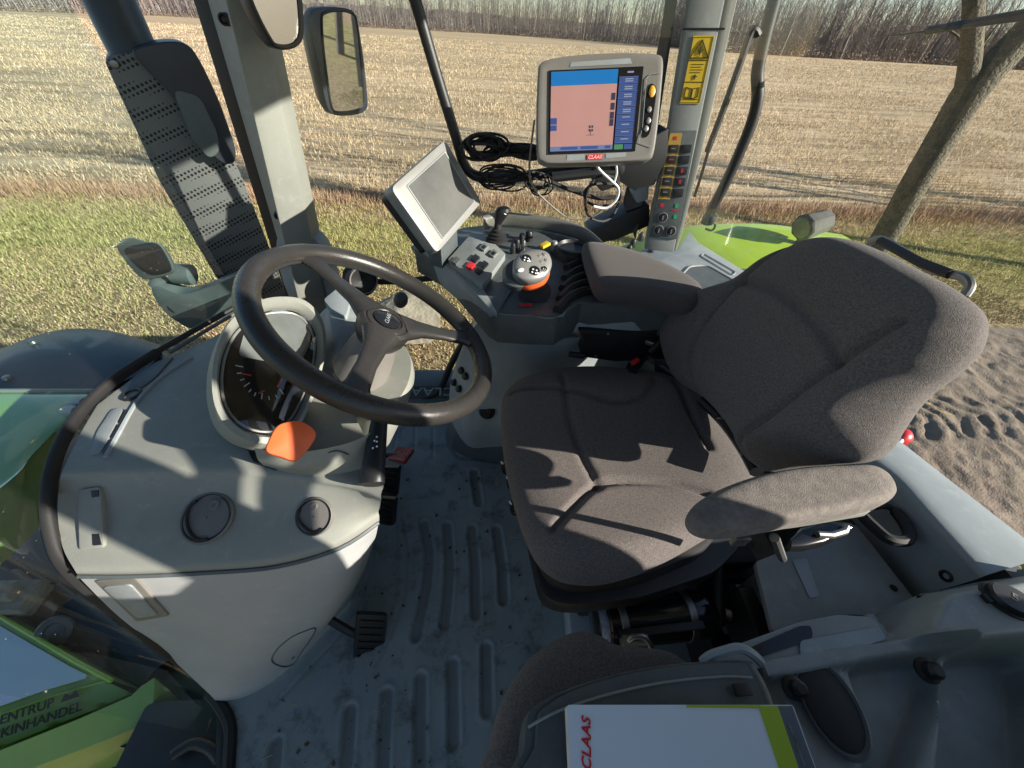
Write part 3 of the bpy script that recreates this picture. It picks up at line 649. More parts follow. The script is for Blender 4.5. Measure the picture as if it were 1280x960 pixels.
# long defroster strip along the windscreen foot
lp, d = patch(B_up, [(189, 449), (219, 446), (193, 475), (177, 486), (158, 492), (164, 470)], .003, -.008); mb = MB(); mb.prism(soft_poly(lp, .01), d); obj('defroster_panel', mb, M['dkgrey'], fc, bevel=.0015)
lp, d = patch(B_up, [(141, 512), (156, 511), (128, 566), (113, 570), (122, 541)], .003, -.008); mb = MB(); mb.prism(soft_poly(lp, .01), d); obj('defroster_panel', mb, M['midgrey'], fc, bevel=.0015)
for a in ([(158, 513), (161, 515), (153, 531), (150, 529)], [(149, 532), (152, 533), (143, 550), (140, 548)], [(139, 551), (142, 552), (132, 569), (129, 567)]):
    lp, d = patch(B_up, a, .0035, -.006); mb = MB(); mb.prism(lp, d); obj('slot', mb, M['black'], fc)
mb = MB(); mb.tube(cr(on(B_up, [(240, 447), (207, 468), (180, 492), (165, 513), (150, 540), (132, 572)], .001), 5), .0035, 6); obj('rib', mb, M['bluegrey'], fc)
p, n = hit(B_up, 165, 494); mb = MB(); mb.lathe(p-n*.006, n, [(.016, 0), (.016, .009), (.012, .010), (.011, .004), (.001, .003)], 24, cap=False); obj('sensor_button', mb, M['black'], fc)
# hatch with recessed grille in the lower panel
lp, d = patch(B_lo, [(120, 724), (170, 720), (213, 768), (172, 775)], .003, -.012); mb = MB(); mb.prism(soft_poly(lp, .006), d); ht = obj('hatch', mb, M['bezel'], fc, bevel=.002)
lp, d = patch(B_lo, [(131, 730), (166, 727), (200, 765), (174, 769)], .005, -.004); mb = MB(); mb.prism(soft_poly(lp, .008), d); obj('hatch_recess', mb, M['midgrey'], ht, bevel=.001)
fl_ = cr([V((u, v, 0)) for u, v in ((340, 826), (346, 812), (363, 797), (382, 788), (394, 785), (390, 796), (378, 813), (367, 829), (354, 833))], 5, True); mb = MB(); mb.tube(on(B_lo, [(p.x, p.y) for p in fl_], .0006), .0016, 6, closed=True); obj('access_flap', mb, M['dkgrey'], fc)
p, n = hit(B_lo, 366, 822); mb = MB(); mb.lathe(p, n, [(.004, 0), (.003, .0015), (.0004, .0015)], 10); obj('flap_latch', mb, M['black'], fc)
settle(fc, V((-.5, .4, 0)))

# ---- steering wheel and column
WC = V((-.180, .567, .727)); WN = V((.511, .077, .856)).normalized(); WR = .2
e1 = V((0, 1, 0)); e1 = (e1-WN*e1.dot(WN)).normalized(); e2 = WN.cross(e1)        # e1 to the right-hand side, e2 forward and up
def wp(a, r, h=0): return WC + (e1*math.cos(a)+e2*math.sin(a))*r + WN*h
def wang(u, v):
    q = P(u, v, pl=(WC, WN))-WC; return math.atan2(q.dot(e2), q.dot(e1))
sw = thing('steering_wheel', 'three spoked dark brown steering wheel with worn shiny rim', 'steering wheel')
mb = MB(); mb.tube([wp(a, WR) for a in np.linspace(0, 2*math.pi, 97)[:-1]], .0172, 16, closed=True); obj('rim', mb, M['wheel'], sw)
HC = WC + WN*.0
for u, v in ((384, 318), (600, 425), (440, 497)):
    a = wang(u, v); t0 = a+math.pi/2; side = (e1*math.cos(t0)+e2*math.sin(t0)); mb = MB(); loops = []
    for t, wd_, th, h in ((.03, .034, .020, .004), (.07, .020, .014, .004), (.12, .0155, .011, .001), (.165, .018, .011, -.001), (.188, .026, .013, -.001), (.2, .034, .010, -.001)):
        c = wp(a, t, h); loops.append([c+side*(x*wd_)+WN*(z*th) for x, z in rounded(2, 1.3, .6, 3)])
    mb.loft(loops); obj('spoke', mb, M['wheel'], sw, sharp=50)
mb = MB(); mb.lathe(WC-WN*.03, WN, [(.038, 0), (.044, .012), (.047, .03), (.046, .040), (.040, .0445), (.036, .043), (.034, .0455), (.027, .0465), (.025, .044), (.001, .045)], 48, cap=False); hb = obj('hub', mb, M['wheel'], sw, sharp=30)
mb = MB(); mb.lathe(WC+WN*.0148, WN, [(.0235, 0), (.0235, .002), (.021, .003), (.001, .0035)], 40, cap=False); hc = obj('hub_cap', mb, M['gloss'], sw)
dr_ = (P(500, 430, pl=(WC, WN))-P(474, 396, pl=(WC, WN))).normalized()
text('CLAAS', WC+WN*.0185, e1*.0+e1, e2, .0105, M['bluegrey'], hc, 'emblem_lettering', .0002, .15)
settle(sw, WC-WN*.03)

st = thing('steering_column', 'olive grey steering column with pale collar beneath the wheel', 'steering column')
mb = MB(); mb.lathe(WC-WN*.115, WN, [(.050, 0), (.047, .03), (.041, .07), (.036, .088)], 32, cap=True); obj('boss', mb, M['bezel'], st, sharp=40)
def oval(c, ex, ey, a, b, n=32, p=2.4):
    return [c+ex*(a*math.copysign(abs(math.cos(t))**(2/p), math.cos(t)))+ey*(b*math.copysign(abs(math.sin(t))**(2/p), math.sin(t))) for t in np.linspace(0, 2*math.pi, n+1)[:-1]]
CC = P(452, 470, z=.60)
cp = [P(u, v, z=.615) for u, v in ((428, 452), (450, 432), (480, 424), (505, 430), (516, 450), (514, 476), (500, 502), (478, 516), (450, 512), (430, 492), (422, 470))]
cp = cr(cp, 4, True); cc = V((0, 0, 0))
for q in cp: cc += q/len(cp)
mb = MB(); mb.loft([[cc+(q-cc)*s+V((dx, 0, dz)) for q in cp] for s, dz, dx in ((.9, -.30, -.12), (.97, -.10, -.03), (1.0, -.02, 0), (.985, -.004, 0), (.94, .002, 0))]); obj('collar', mb, M['dash'], st, sharp=50)
# lower cowl: pale shell with a seam, from the cluster down to the console
cw = densify([zr(.66, [(318, 560), (360, 566), (410, 560), (450, 548), (482, 528)]), zr(.635, [(322, 574), (368, 585), (420, 577), (455, 563), (480, 545)]),
              zr(.61, [(330, 582), (372, 592), (425, 590), (462, 578), (478, 565)]), zr(.585, [(340, 590), (385, 602), (432, 607), (468, 598), (479, 580)])])
mb = MB(); mb.grid(cw); cwo = obj('cowl', mb, M['dash'], st, sharp=60); B_cw = bvh(cwo)
mb = MB(); mb.tube(cr(on(B_cw, [(392, 560), (412, 565), (436, 568)], .0005), 4), .0009, 5); obj('cowl_seam', mb, M['black'], st)
# dark gaiter between cluster and hub
gp = [cr(zr(z, p), 4, True) for z, p in ((.60, [(398, 395), (425, 380), (470, 395), (478, 430), (450, 462), (410, 462), (396, 430)]), (.64, [(404, 392), (428, 372), (464, 388), (470, 425), (440, 452), (414, 452), (402, 425)]),
      (.665, [(410, 385), (428, 366), (452, 378), (460, 410), (436, 437), (418, 437), (410, 415)]), (.675, [(415, 385), (428, 373), (444, 383), (448, 408), (434, 425), (422, 425), (415, 410)]))]
mb = MB(); mb.loft(gp); obj('gaiter', mb, M['midgrey'], st, sharp=60)
lp = soft_poly(PL([(404, 374), (431, 352), (437, 378), (432, 396), (414, 386)], z=.685), .01); mb = MB(); mb.prism(lp, (0, 0, -.06)); obj('column_shoulder', mb, M['bluegrey'], st, bevel=.006)
settle(st, V((-.3, .5, .5)))

# ---- instrument cluster, an oval pod facing the seat
IN = (V((.62, -.28, .70))).normalized(); IP = P(345, 455, z=.70)
def ip(pts, h=0): return [P(u, v, pl=(IP, IN))+IN*h for u, v in pts]
ic = thing('instrument_cluster', 'oval instrument cluster pod with clear lens left of the steering wheel', 'instrument panel')
outl = cr(ip([(262, 470), (270, 430), (288, 398), (318, 376), (350, 369), (382, 374), (404, 398), (409, 432), (402, 470), (390, 505), (372, 538), (348, 556), (315, 556), (285, 540), (266, 510)]), 4, True)
ci = V((0, 0, 0))
for q in outl: ci += q/len(outl)
def ring(s, h, dx=0): return [ci+(q-ci)*s+IN*h for q in outl]
mb = MB(); mb.loft([ring(.72, -.14), ring(.9, -.08), ring(1.0, -.03), ring(1.0, -.008), ring(.97, .002), ring(.90, .004), ring(.86, -.004), ring(.84, -.016)], caps=False); obj('pod', mb, M['dash'], ic, sharp=45)
mb = MB(); mb.loft([ring(.855, -.018), ring(.84, -.018)], caps=True); obj('dial_face', mb, M['gloss'], ic)
inn = cr(ip([(285, 445), (300, 402), (335, 378), (368, 378), (392, 398), (398, 432), (384, 468), (366, 505), (340, 520), (305, 512), (288, 482)]), 4, True)
lcd = soft_poly(ip([(312, 395), (352, 380), (386, 392), (392, 425), (376, 455), (340, 448), (300, 440)], -.0165), .01)
mb = MB(); mb.prism(lcd, IN*.001); obj('display', mb, mat('lcd_grey', (.16, .175, .17), .3, nscale=14, namt=.4), ic)
mb = MB(); mb.tube([ci+(q-ci)*.80-IN*.0150 for q in outl], .0022, 8, closed=True); obj('dial_ring', mb, M['silver'], ic)
iex = (ip([(360, 500)])[0]-ip([(300, 478)])[0]).normalized(); iey = IN.cross(iex)
# dial marks and red needles
for k, (u, v) in enumerate(((297, 452), (299, 462), (303, 471), (308, 479), (314, 486), (321, 491), (330, 495), (340, 496), (350, 494), (358, 489))):
    q = ip([(u, v)], -.0162)[0]; cdir = (ip([(335, 460)], -.0162)[0]-q).normalized(); mb = MB(); mb.tube([q, q+cdir*(.006 if k % 3 else .010)], .0007, 4); obj('dial_mark', mb, M['white'], ic)
for a, c in (((306, 463), (317, 465)), ((326, 488), (334, 484)), ((356, 470), (350, 480))):
    q = ip([a, c], -.0155); mb = MB(); mb.tube(q, .0011, 4); obj('needle', mb, M['red'], ic)
mb = MB(); rows2 = [ring(.85*s, -.004+.014*(1-s*s)) for s in (1, .9, .75, .5, .25, .05)]; mb.loft(rows2, caps=False); obj('lens', mb, M['lens'], ic)
mb = MB(); mb.prism(soft_poly(ip([(300, 545), (345, 552), (370, 540), (392, 545), (380, 566), (330, 560)], -.02), .004), IN*-.03); obj('switch_recess', mb, M['black'], ic, bevel=.002)
settle(ic, ci-IN*.14)
# black opening under the pod, orange pull tab, stalk
mb = MB(); mb.prism(soft_poly(PL([(306, 553), (336, 556), (352, 580), (345, 586), (316, 577)], z=.612), .004), (0, 0, -.02)); o1 = obj('pod_opening', mb, M['black']); tag(o1, 'black opening in the console under the instrument pod', 'opening')
TPn = V((.50, -.45, .74)).normalized(); tp0 = P(364, 552, z=.725)
tpo = cr([P(u, v, pl=(tp0, TPn)) for u, v in ((357, 528), (345, 534), (336, 550), (332, 565), (350, 572), (366, 577), (374, 574), (388, 558), (395, 545), (390, 535), (375, 527))], 4, True)
ot = thing('orange_pull_tab', 'bright orange square pull tab below the instrument pod', 'pull tab')
mb = MB(); c0 = sum(tpo, V((0, 0, 0)))/len(tpo); mb.loft([[c0+(q-c0)*s+TPn*h for q in tpo] for s, h in ((.94, -.006), (1, -.003), (1, .002), (.95, .005), (.6, .007), (.2, .0075))]); obj('tab', mb, M['orange'], ot, sharp=50)
mb = MB(); mb.tube([c0-TPn*.003, c0-TPn*.035+V((-.01, .01, -.01))], .011, 10); obj('tab_shaft', mb, M['black'], ot); settle(ot, c0-TPn*.04)
mb = MB(); mb.box(P(415, 563, z=.655), (.03, .016, .006), (V((1, 0, 0)), V((0, 1, 0)), V((0, 0, 1))))
cs = thing('control_stalk', 'thick black multifunction stalk with white icons beside the column', 'lever')
s0, s1 = P(474, 528, z=.655), P(464, 606, z=.625); ax_ = (s1-s0).normalized(); sd = ax_.cross(V((0, 0, 1))).normalized(); un = sd.cross(ax_)
mb = MB(); mb.loft([[s0+ax_*((s1-s0).length*t)+sd*(x*w_)+un*(z*.013) for x, z in rounded(2, 2, .9, 4)] for t, w_ in ((-.35, .010), (0, .0125), (.4, .0150), (.75, .0170), (.86, .0185), (.98, .0185), (1.0, .015))]); obj('grip', mb, M['black'], cs, sharp=45)
for u, v in ((471, 546), (471, 552), (471, 558), (468, 551), (466, 560)):
    q = P(u, v, pl=(s0.lerp(s1, .35)+un*.0137, un)); mb = MB(); mb.lathe(q, un, [(.0016, 0), (.0012, .0006), (.0003, .0006)], 8); obj('icon', mb, M['white'], cs)
settle(cs, s0-ax_*.03)

# ---- pedals
def pedal(name, label, quad, z0, m, ribs, hgt, arm=None):
    t = thing(name, label, 'pedal'); q = para(quad, z=z0); ex = (q[1]-q[0]); ey = (q[3]-q[0]); n = ex.cross(ey).normalized(); n = n if n.z > 0 else -n
    mb = MB(); mb.prism(soft_poly(q, .010), -n*.012); obj('pad', mb, m, t, bevel=.003)
    for k in range(ribs):
        a = (k+.7)/(ribs+.4); mb = MB(); mb.prism([q[0]+ey*a+ex*.12, q[0]+ey*a+ex*.88, q[0]+ey*(a+.35/ribs)+ex*.88, q[0]+ey*(a+.35/ribs)+ex*.12], n*hgt); obj('rib', mb, m, t, bevel=.0008)
    c = (q[0]+q[2])/2; b_ = arm if arm else c+V((-.16, .03, -.02))
    mb = MB(); mb.tube([c-n*.008, (c+b_)/2+V((0, 0, -.02)), b_], .010, 8); obj('arm', mb, M['black'], t); settle(t, c-n*.02)
pedal('clutch_pedal', 'black ribbed pedal standing alone at the console foot', [(446, 768), (485, 770), (478, 832), (441, 833)], .13, M['black'], 7, .003, P(408, 772, z=.10))
pedal('brake_pedal', 'upper of the two paired black pedals under the stalk', [(477, 584), (499, 585), (496, 621), (476, 619)], .17, M['black'], 5, .004)
pedal('brake_pedal', 'lower of the two paired black pedals under the stalk', [(476, 622), (494, 624), (491, 658), (474, 655)], .17, M['black'], 5, .004)
pedal('accelerator_pedal', 'worn red pedal on the floor mat beyond the stalk', [(484, 572), (497, 558), (517, 560), (505, 576)], .10, M['redpedal'], 6, .002)
# ================================================================== RIGHT-HAND SIDE: armrest console, terminals, pillars
Z1 = V((0, 0, 1))
def plate(name, px, thick, m, parent=None, bevel=.002, soft=.004, lift=None, **k):
    """a flat part traced on its own plane, given thickness downwards / away"""
    q = PL(px, **k); n = plane3(q[0], q[len(q)//3], q[2*len(q)//3])[1]
    q = soft_poly(q, soft) if soft else q
    if lift: q = [p+n*lift for p in q]
    mb = MB(); mb.prism(q, -n*thick); return obj(name, mb, m, parent, bevel=bevel)
# ---- armrest console
ac = thing('armrest_console', 'grey armrest control console with padded fabric armrest right of the seat', 'control console')
sidez = densify([zr(.668, [(517, 306), (560, 329), (610, 384), (622, 391), (660, 394), (697, 395), (727, 378), (800, 380), (869, 388)]),
                 zr(.655, [(514, 309), (556, 335), (606, 387), (620, 395), (660, 398), (698, 399), (728, 382), (800, 384), (871, 391)]),
                 zr(.615, [(516, 314), (552, 349), (600, 391), (617, 406), (655, 412), (695, 413), (722, 402), (805, 404), (866, 398)]),
                 zr(.585, [(520, 320), (552, 357), (602, 398), (618, 414), (654, 423), (690, 426), (720, 416), (806, 417), (858, 402)]),
                 zr(.575, [(530, 322), (560, 355), (610, 394), (624, 408), (656, 416), (692, 418), (722, 408), (806, 408), (850, 396)])])
mb = MB(); mb.grid(sidez); obj('side_panel', mb, M['bluegrey'], ac, sharp=60)
deck = PL([(517, 306), (560, 329), (610, 384), (622, 391), (660, 394), (697, 395), (727, 378), (800, 380), (869, 388), (872, 372), (800, 325), (752, 305), (700, 283), (640, 277), (606, 281), (580, 284)], z=.667)
mb = MB(); mb.prism(deck, (0, 0, -.08)); obj('deck', mb, M['dkgrey'], ac, bevel=.004)
wear = cr(PL([(604, 279), (622, 274), (645, 275), (690, 281), (725, 291), (748, 308), (757, 322)], z=.69), 5)
mb = MB(); mb.loft([[p+V((0, 0, b))+V((0, a, 0)) for a, b in rounded(.030, .04, .012, 3)] for p in wear]); obj('far_rim', mb, M['bezel'], ac, sharp=50)
sp_px = [(560, 324), (588, 293), (604, 291), (632, 317), (603, 357), (593, 349)]
swp = plate('switch_panel', sp_px, .02, M['grey'], ac, z=.688)
plate('flank', [(560, 329), (595, 351), (604, 360), (622, 391), (611, 384)], .012, M['midgrey'], ac, z=.675)
plate('flank', [(604, 359), (632, 320), (646, 330), (640, 362), (622, 390)], .012, M['dkgrey'], ac, z=.672)
for u, v, m in ((605, 308, 'silver'), (617, 316, 'silver'), (594, 322, 'black'), (588, 331, 'red'), (605, 330, 'black'), (599, 337, 'black'), (570, 325, 'dkgrey')):
    plate('switch', [(u-6, v+1), (u, v-5), (u+6, v-1), (u, v+5)], .008, M[m], swp, bevel=.001, soft=.002, z=.693)
    if m == 'silver': plate('switch_key', [(u-3, v+.6), (u, v-2.4), (u+3, v-.4), (u, v+2.6)], .003, M['black'], swp, bevel=.0006, soft=.001, z=.6945)
# padded armrest
o = P(805, 352, z=.705); far = P(733, 318, z=.705); ex = (o-far).normalized(); ex.z = 0; ex.normalize(); ey = V((-ex.y, ex.x, 0)); 
pad = [(727, 312), (738, 307), (765, 312), (800, 322), (840, 340), (868, 356), (877, 366), (874, 379), (860, 384), (830, 378), (795, 372), (760, 368), (744, 362), (736, 345)]
po = cr([V(((q-o).dot(ex), (q-o).dot(ey), 0)) for q in PL(pad, z=.705)], 4, True); po = [V((p.x, p.y)) for p in po]
mb = MB(); mb.pillow(po, (o, ex, ey, Z1), .022, .035, k=8, q=.45, rings=14); obj('armrest_pad', mb, M['padtop'], ac, sharp=70)
# rubber bellows between stick and pad
for k in range(5):
    a = [P(u, v, z=.672) for u, v in ((697+k*3, 388-k*13), (712+k*3, 372-k*11), (732+k*2, 364-k*10), (738+k*2, 366-k*10))]; mb = MB(); mb.tube(cr(a, 4), [.012]*13, 8); obj('bellows', mb, M['rubber'], ac)
mb = MB(); mb.lathe(P(716, 318, z=.668), Z1, [(.055, 0), (.052, .018), (.044, .024), (.040, .016), (.001, .012)], 36, cap=False); obj('lever_well', mb, M['black'], ac)
for u, v, r, m in ((646, 311, .009, 'black'), (652, 303, .008, 'black'), (661, 300, .011, 'black'), (641, 316, .007, 'black'), (654, 312, .006, 'steel'), (692, 313, .010, 'silver')):
    mb = MB(); mb.lathe(P(u, v, z=.67), Z1, [(r, 0), (r, .02), (r*.7, .026), (.0005, .027)], 18, cap=False); obj('knob', mb, M[m], ac)
mb = MB(); mb.box(P(681, 306, z=.70), (.026, .018, .008), (V((.8, .5, .2)).normalized(), V((-.5, .8, 0)).normalized(), V((-.1, -.1, 1)).normalized())); obj('yellow_key', mb, M['yellow'], ac, bevel=.002)
mb = MB(); mb.box(P(657, 381, z=.672), (.028, .008, .003)); obj('red_mark', mb, M['red'], ac, bevel=.0008)
mb = MB(); mb.box(P(698, 392, z=.66), (.010, .012, .02)); obj('clip', mb, M['silver'], ac, bevel=.002)
settle(ac, P(690, 400, z=.58))
# small joystick with boot
js = thing('joystick', 'small black joystick with ribbed boot next to the tilted display', 'joystick')
b0 = P(621, 301, z=.685); mb = MB(); mb.lathe(b0, V((.05, .02, 1)), [(.030, 0), (.030, .006), (.024, .008), (.026, .014), (.020, .016), (.022, .022), (.015, .025), (.016, .031), (.010, .034), (.009, .05), (.001, .05)], 28, cap=False); obj('boot', mb, M['rubber'], js)
k0 = b0+V((.002, .0, .045)); mb = MB(); mb.loft([oval(k0+V((.004*t*3, -.002*t, .012*t*3.0)), V((1, 0, 0)), V((0, 1, 0)), a, a*.85, 18, 2.2) for t, a in ((0, .009), (.35, .013), (.7, .017), (1.0, .019), (1.2, .015), (1.3, .006))]); obj('knob', mb, M['black'], js)
mb = MB(); mb.lathe(k0+V((.017, -.012, .034)), V((.6, -.6, .6)), [(.006, 0), (.006, .003), (.001, .0035)], 14); obj('thumb_button', mb, M['steel'], js); settle(js, b0)
# main multifunction stick: silver head, orange band, dark boot
mj = thing('control_stick', 'silver topped control stick with round black buttons and orange band', 'joystick')
hn = V((.12, -.42, .90)).normalized(); hp = P(666, 332, z=.755)
ho = cr([P(u, v, pl=(hp, hn)) for u, v in ((641, 333), (644, 322), (656, 314), (672, 312), (685, 316), (690, 328), (687, 340), (678, 348), (662, 351), (648, 347), (642, 341))], 4, True); hc_ = sum(ho, V((0, 0, 0)))/len(ho)
mb = MB(); mb.loft([[hc_+(q-hc_)*s+hn*h for q in ho] for s, h in ((.80, -.030), (.97, -.014), (1, -.006), (.99, 0), (.92, .004), (.6, .008), (.2, .009))]); obj('head', mb, M['silver'], mj, sharp=50)
def hq(u, v, h): return P(u, v, pl=(hp+hn*h, hn))
for u, v, r in ((658, 324, .0098), (668, 339, .0108), (680, 337, .0055)):
    mb = MB(); mb.lathe(hq(u, v, .0055), hn, [(r, 0), (r, .004), (r*.8, .0055), (.0005, .005)], 24, cap=False); bt = obj('button', mb, M['gloss'], mj)
    for k in range(4):
        a = k*math.pi/2+.5; ee, gg = frame_at(hp, hn)[1:3]; mb = MB(); mb.lathe(hq(u, v, .0108)+(ee*math.cos(a)+gg*math.sin(a))*r*.5, hn, [(r*.2, 0), (r*.15, .0006), (.0002, .0006)], 10); obj('icon', mb, M['white'], bt)
for u, v in ((674, 321), (680, 319), (676, 328), (682, 326)):
    mb = MB(); mb.lathe(hq(u, v, .0055), hn, [(.0040, 0), (.0040, .003), (.003, .004), (.0004, .004)], 16); obj('button', mb, M['bezel'], mj)
mb = MB(); mb.loft([oval(hq(651, 338, .007)+hn*h, V((.7, .7, 0)), V((-.5, .5, .2)), .009*s, .006*s, 16, 2) for s, h in ((1, 0), (1, .002), (.7, .003))]); obj('thumb_pad', mb, M['white'], mj)
mb = MB(); mb.loft([[hc_+(q-hc_)*s+hn*h+V((.006, 0, 0)) for q in ho] for s, h in ((.80, -.045), (.90, -.040), (.93, -.028), (.85, -.018))]); obj('orange_band', mb, M['orange'], mj)
mb = MB(); mb.loft([[q+V((-.022, .004, -.012)) for q in [hc_+(q-hc_)*s+hn*h for q in ho]] for s, h in ((.6, -.045), (.85, -.03), (.93, -.012), (.8, -.002))]); obj('palm_rest', mb, M['dkgrey'], mj)
b0 = P(668, 368, z=.668); mb = MB(); pr_ = []
for k in range(5): pr_ += [(.040-.003*k, .001+.0085*k), (.034-.003*k, .006+.0085*k)]
mb.lathe(b0, ((hc_-hn*.04)-b0).normalized(), pr_+[(.016, .048), (.016, .07)], 28); obj('boot', mb, M['rubber'], mj); settle(mj, b0)

# ---- tilted display on the console's front end
tq = para([(487.5, 235), (556.5, 174), (602.5, 253), (546, 317.5)], y=.86)
tn = plane3(*tq[:3])[1]; tm = sum(tq, V((0, 0, 0)))/4
def bil(q, a, b): return q[0]*(1-a)*(1-b)+q[1]*a*(1-b)+q[2]*a*b+q[3]*(1-a)*b
td = thing('display_terminal', 'tilted light grey display with blank screen greyed by painted reflection on console end', 'monitor')
fr0 = soft_poly(tq, .014); mb = MB(); c = tm
mb.loft([[c+(q-c)*s+tn*h for q in fr0] for s, h in ((.93, -.034), (1.0, -.028), (1.0, -.006), (.985, 0), (.90, .001))], caps=True); obj('bezel', mb, M['silver'], td, sharp=40)
sq = para([(509, 232.5), (556, 190), (593, 252), (553, 298)], d=1); sq = [P(u, v, pl=(tm+tn*.0018, tn)) for u, v in ((509, 232.5), (556, 190), (593, 252), (553, 298))]
mb = MB(); mb.prism(soft_poly(sq, .004), -tn*.001); obj('screen', mb, mat('screen_reflection_grey', (.125, .125, .118), .28, nscale=9, col2=(.07, .074, .073), spec=.8), td)  # grey tone stands in for reflections on the blank screen
for k in range(4):
    mb = MB(); mb.tube([sq[k], sq[(k+1) % 4]], .0016, 6); obj('screen_rim', mb, M['midgrey'], td)
mb = MB(); mb.loft([[c+(q-c)*s+tn*h for q in fr0] for s, h in ((.9, -.034), (.92, -.06), (.75, -.085))]); obj('back_housing', mb, M['black'], td, sharp=40)
mb = MB(); mb.loft([[p+V((0, 0, z))+V((x, 0, 0)) for p in PL([(535, 316), (552, 322), (572, 300), (560, 290)], z=.70)] for x, z in ((0, .03), (0, -.03))]); obj('foot', mb, M['dkgrey'], td, bevel=.003)
settle(td, P(548, 315, z=.68))

# ---- steering monitor in the side window
mq = para([(673, 73), (829, 67), (815, 201), (671, 204)], y=.99); mn = plane3(*mq[:3])[1]; mm_ = sum(mq, V((0, 0, 0)))/4
mo = thing('guidance_monitor', 'grey framed monitor showing pink map screen with blue menu buttons', 'monitor')
def mp(u, v, h=0): return P(u, v, pl=(mm_+mn*h, mn))
fo = cr([mp(u, v) for u, v in ((672, 92), (675, 80), (686, 74), (720, 69), (760, 66.5), (800, 66.5), (822, 68), (829, 76), (827, 110), (822, 160), (817, 192), (810, 200), (790, 203), (740, 205), (690, 206), (677, 203), (671, 194), (670, 150))], 4, True); fc_ = sum(fo, V((0, 0, 0)))/len(fo)
mb = MB(); mb.loft([[fc_+(q-fc_)*s+mn*h for q in fo] for s, h in ((.90, -.045), (.985, -.038), (1, -.03), (1, -.002), (.985, .003))]); obj('rear_shell', mb, M['silver'], mo, sharp=40)
mb = MB(); mb.loft([[fc_+(q-fc_)*s+mn*h for q in fo] for s, h in ((.98, .002), (.975, .0055), (.955, .0065), (.90, .0055))]); obj('bezel', mb, M['bezel'], mo, sharp=50)
SC = [mp(u, v, .0075) for u, v in ((689, 90), (802, 85), (792, 187), (687.5, 191))]
def sq_(a0, b0, a1, b1, h): return [bil(SC, a, b)+mn*h for a, b in ((a0, b0), (a1, b0), (a1, b1), (a0, b1))]
def emat(name, c, s=.20): return mat(name, tuple(x*.45 for x in c), .16, emit=c, estr=s, nscale=5, namt=.15)
def flat(name, q, m, parent, t=.0006): 
    mb = MB(); mb.prism(q, mn*t); return obj(name, mb, m, parent)
scn = flat('screen', sq_(-.02, -.02, 1.02, 1.02, -.002), M['gloss'], mo, .002)
EM = dict(pink=emat('screen_pink', (.56, .30, .27)), blue=emat('screen_blue', (.02, .20, .55)), btn=emat('screen_button', (.055, .10, .30)), btn2=emat('screen_button_light', (.16, .22, .42)), grn=emat('screen_green', (.08, .26, .14)), txt=emat('screen_text', (.28, .32, .45)), dk=emat('screen_dark', (.05, .05, .09)))
flat('map', sq_(0, .17, .745, .985, .0), EM['pink'], scn); flat('sky_band', sq_(0, 0, .745, .17, .0), EM['blue'], scn)
for k in range(9):
    y0 = .095+k*.092; flat('menu_button', sq_(.765, y0, .975, y0+.078, .0), EM['btn'], scn, .001)
    bx = [bil(SC, a, b)+mn*.0012 for a, b in ((.765, y0), (.975, y0), (.975, y0+.078), (.765, y0+.078))]
    mb = MB(); mb.tube(bx, .0004, 4, closed=True); obj('button_edge', mb, EM['btn2'], scn)
    for j in range(2 if k < 5 else 1): flat('button_text', sq_(.83, y0+.02+j*.026, .92, y0+.034+j*.026, .0012), EM['txt'], scn, .0002)
flat('menu_button', sq_(.765, .925, .87, .99, 0), EM['grn'], scn, .001); flat('menu_button', sq_(.88, .925, .975, .99, 0), EM['btn'], scn, .001)
flat('menu_title', sq_(.85, .03, .92, .05, 0), EM['txt'], scn, .0004)
flat('status_bar', sq_(0, .925, .745, .985, .0008), EM['btn2'], scn, .0004)
for a in (.13, .37, .66): flat('status_key', sq_(a, .935, a+(.2 if a < .6 else .06), .97, .0014), EM['btn'], scn, .0004)
flat('side_key', sq_(0, .56, .075, .64, .0008), EM['btn'], scn, .0004); flat('side_key', sq_(0, .65, .075, .72, .0008), EM['btn'], scn, .0004)
for b_ in (.28, .40, .51, .60): flat('slider_key', sq_(.69, b_, .735, b_+.085, .0008), EM['dk'], scn, .0004)
for a, b_ in ((.455, .67), (.485, .67), (.455, .715), (.485, .715)): flat('vehicle_mark', sq_(a, b_, a+.018, b_+.03, .0008), EM['dk'], scn, .0004)
flat('vehicle_line', sq_(.43, .79, .52, .794, .0008), EM['dk'], scn, .0003); flat('vehicle_line', sq_(.474, .73, .478, .79, .0008), EM['dk'], scn, .0003)
badge = [mp(u, v, .006) for u, v in ((734, 193.5), (753, 192.7), (752.5, 199.5), (733.5, 200.3))]
bd = flat('badge', soft_poly(badge, .001), M['clred'], mo, .001); ex = (badge[1]-badge[0]).normalized(); ey = (badge[0]-badge[3]).normalized()
text('CLAAS', sum(badge, V((0, 0, 0)))/4+mn*.0012, ex, ey, .0095, mat('pale_red_print', (.75, .45, .45), .5), bd, 'badge_lettering', .0002, .25, bold=.0002)
for px in ([(714, 78), (788, 73), (790, 80), (712, 84)], [(709, 194), (731, 193), (730, 200), (708, 201)], [(757, 192), (783, 190.5), (782, 196), (757, 198)]): flat('grip_recess', soft_poly([mp(u, v, .005) for u, v in px], .002), M['midgrey'], mo, .0012)
kp = cr([mp(u, v, .0058) for u, v in ((812, 106), (819, 108), (820, 118), (816, 145), (812, 166), (806, 172), (802, 166), (803, 150), (807, 125))], 4, True)
kpo = flat('key_panel', kp, M['gloss'], mo, .0016)
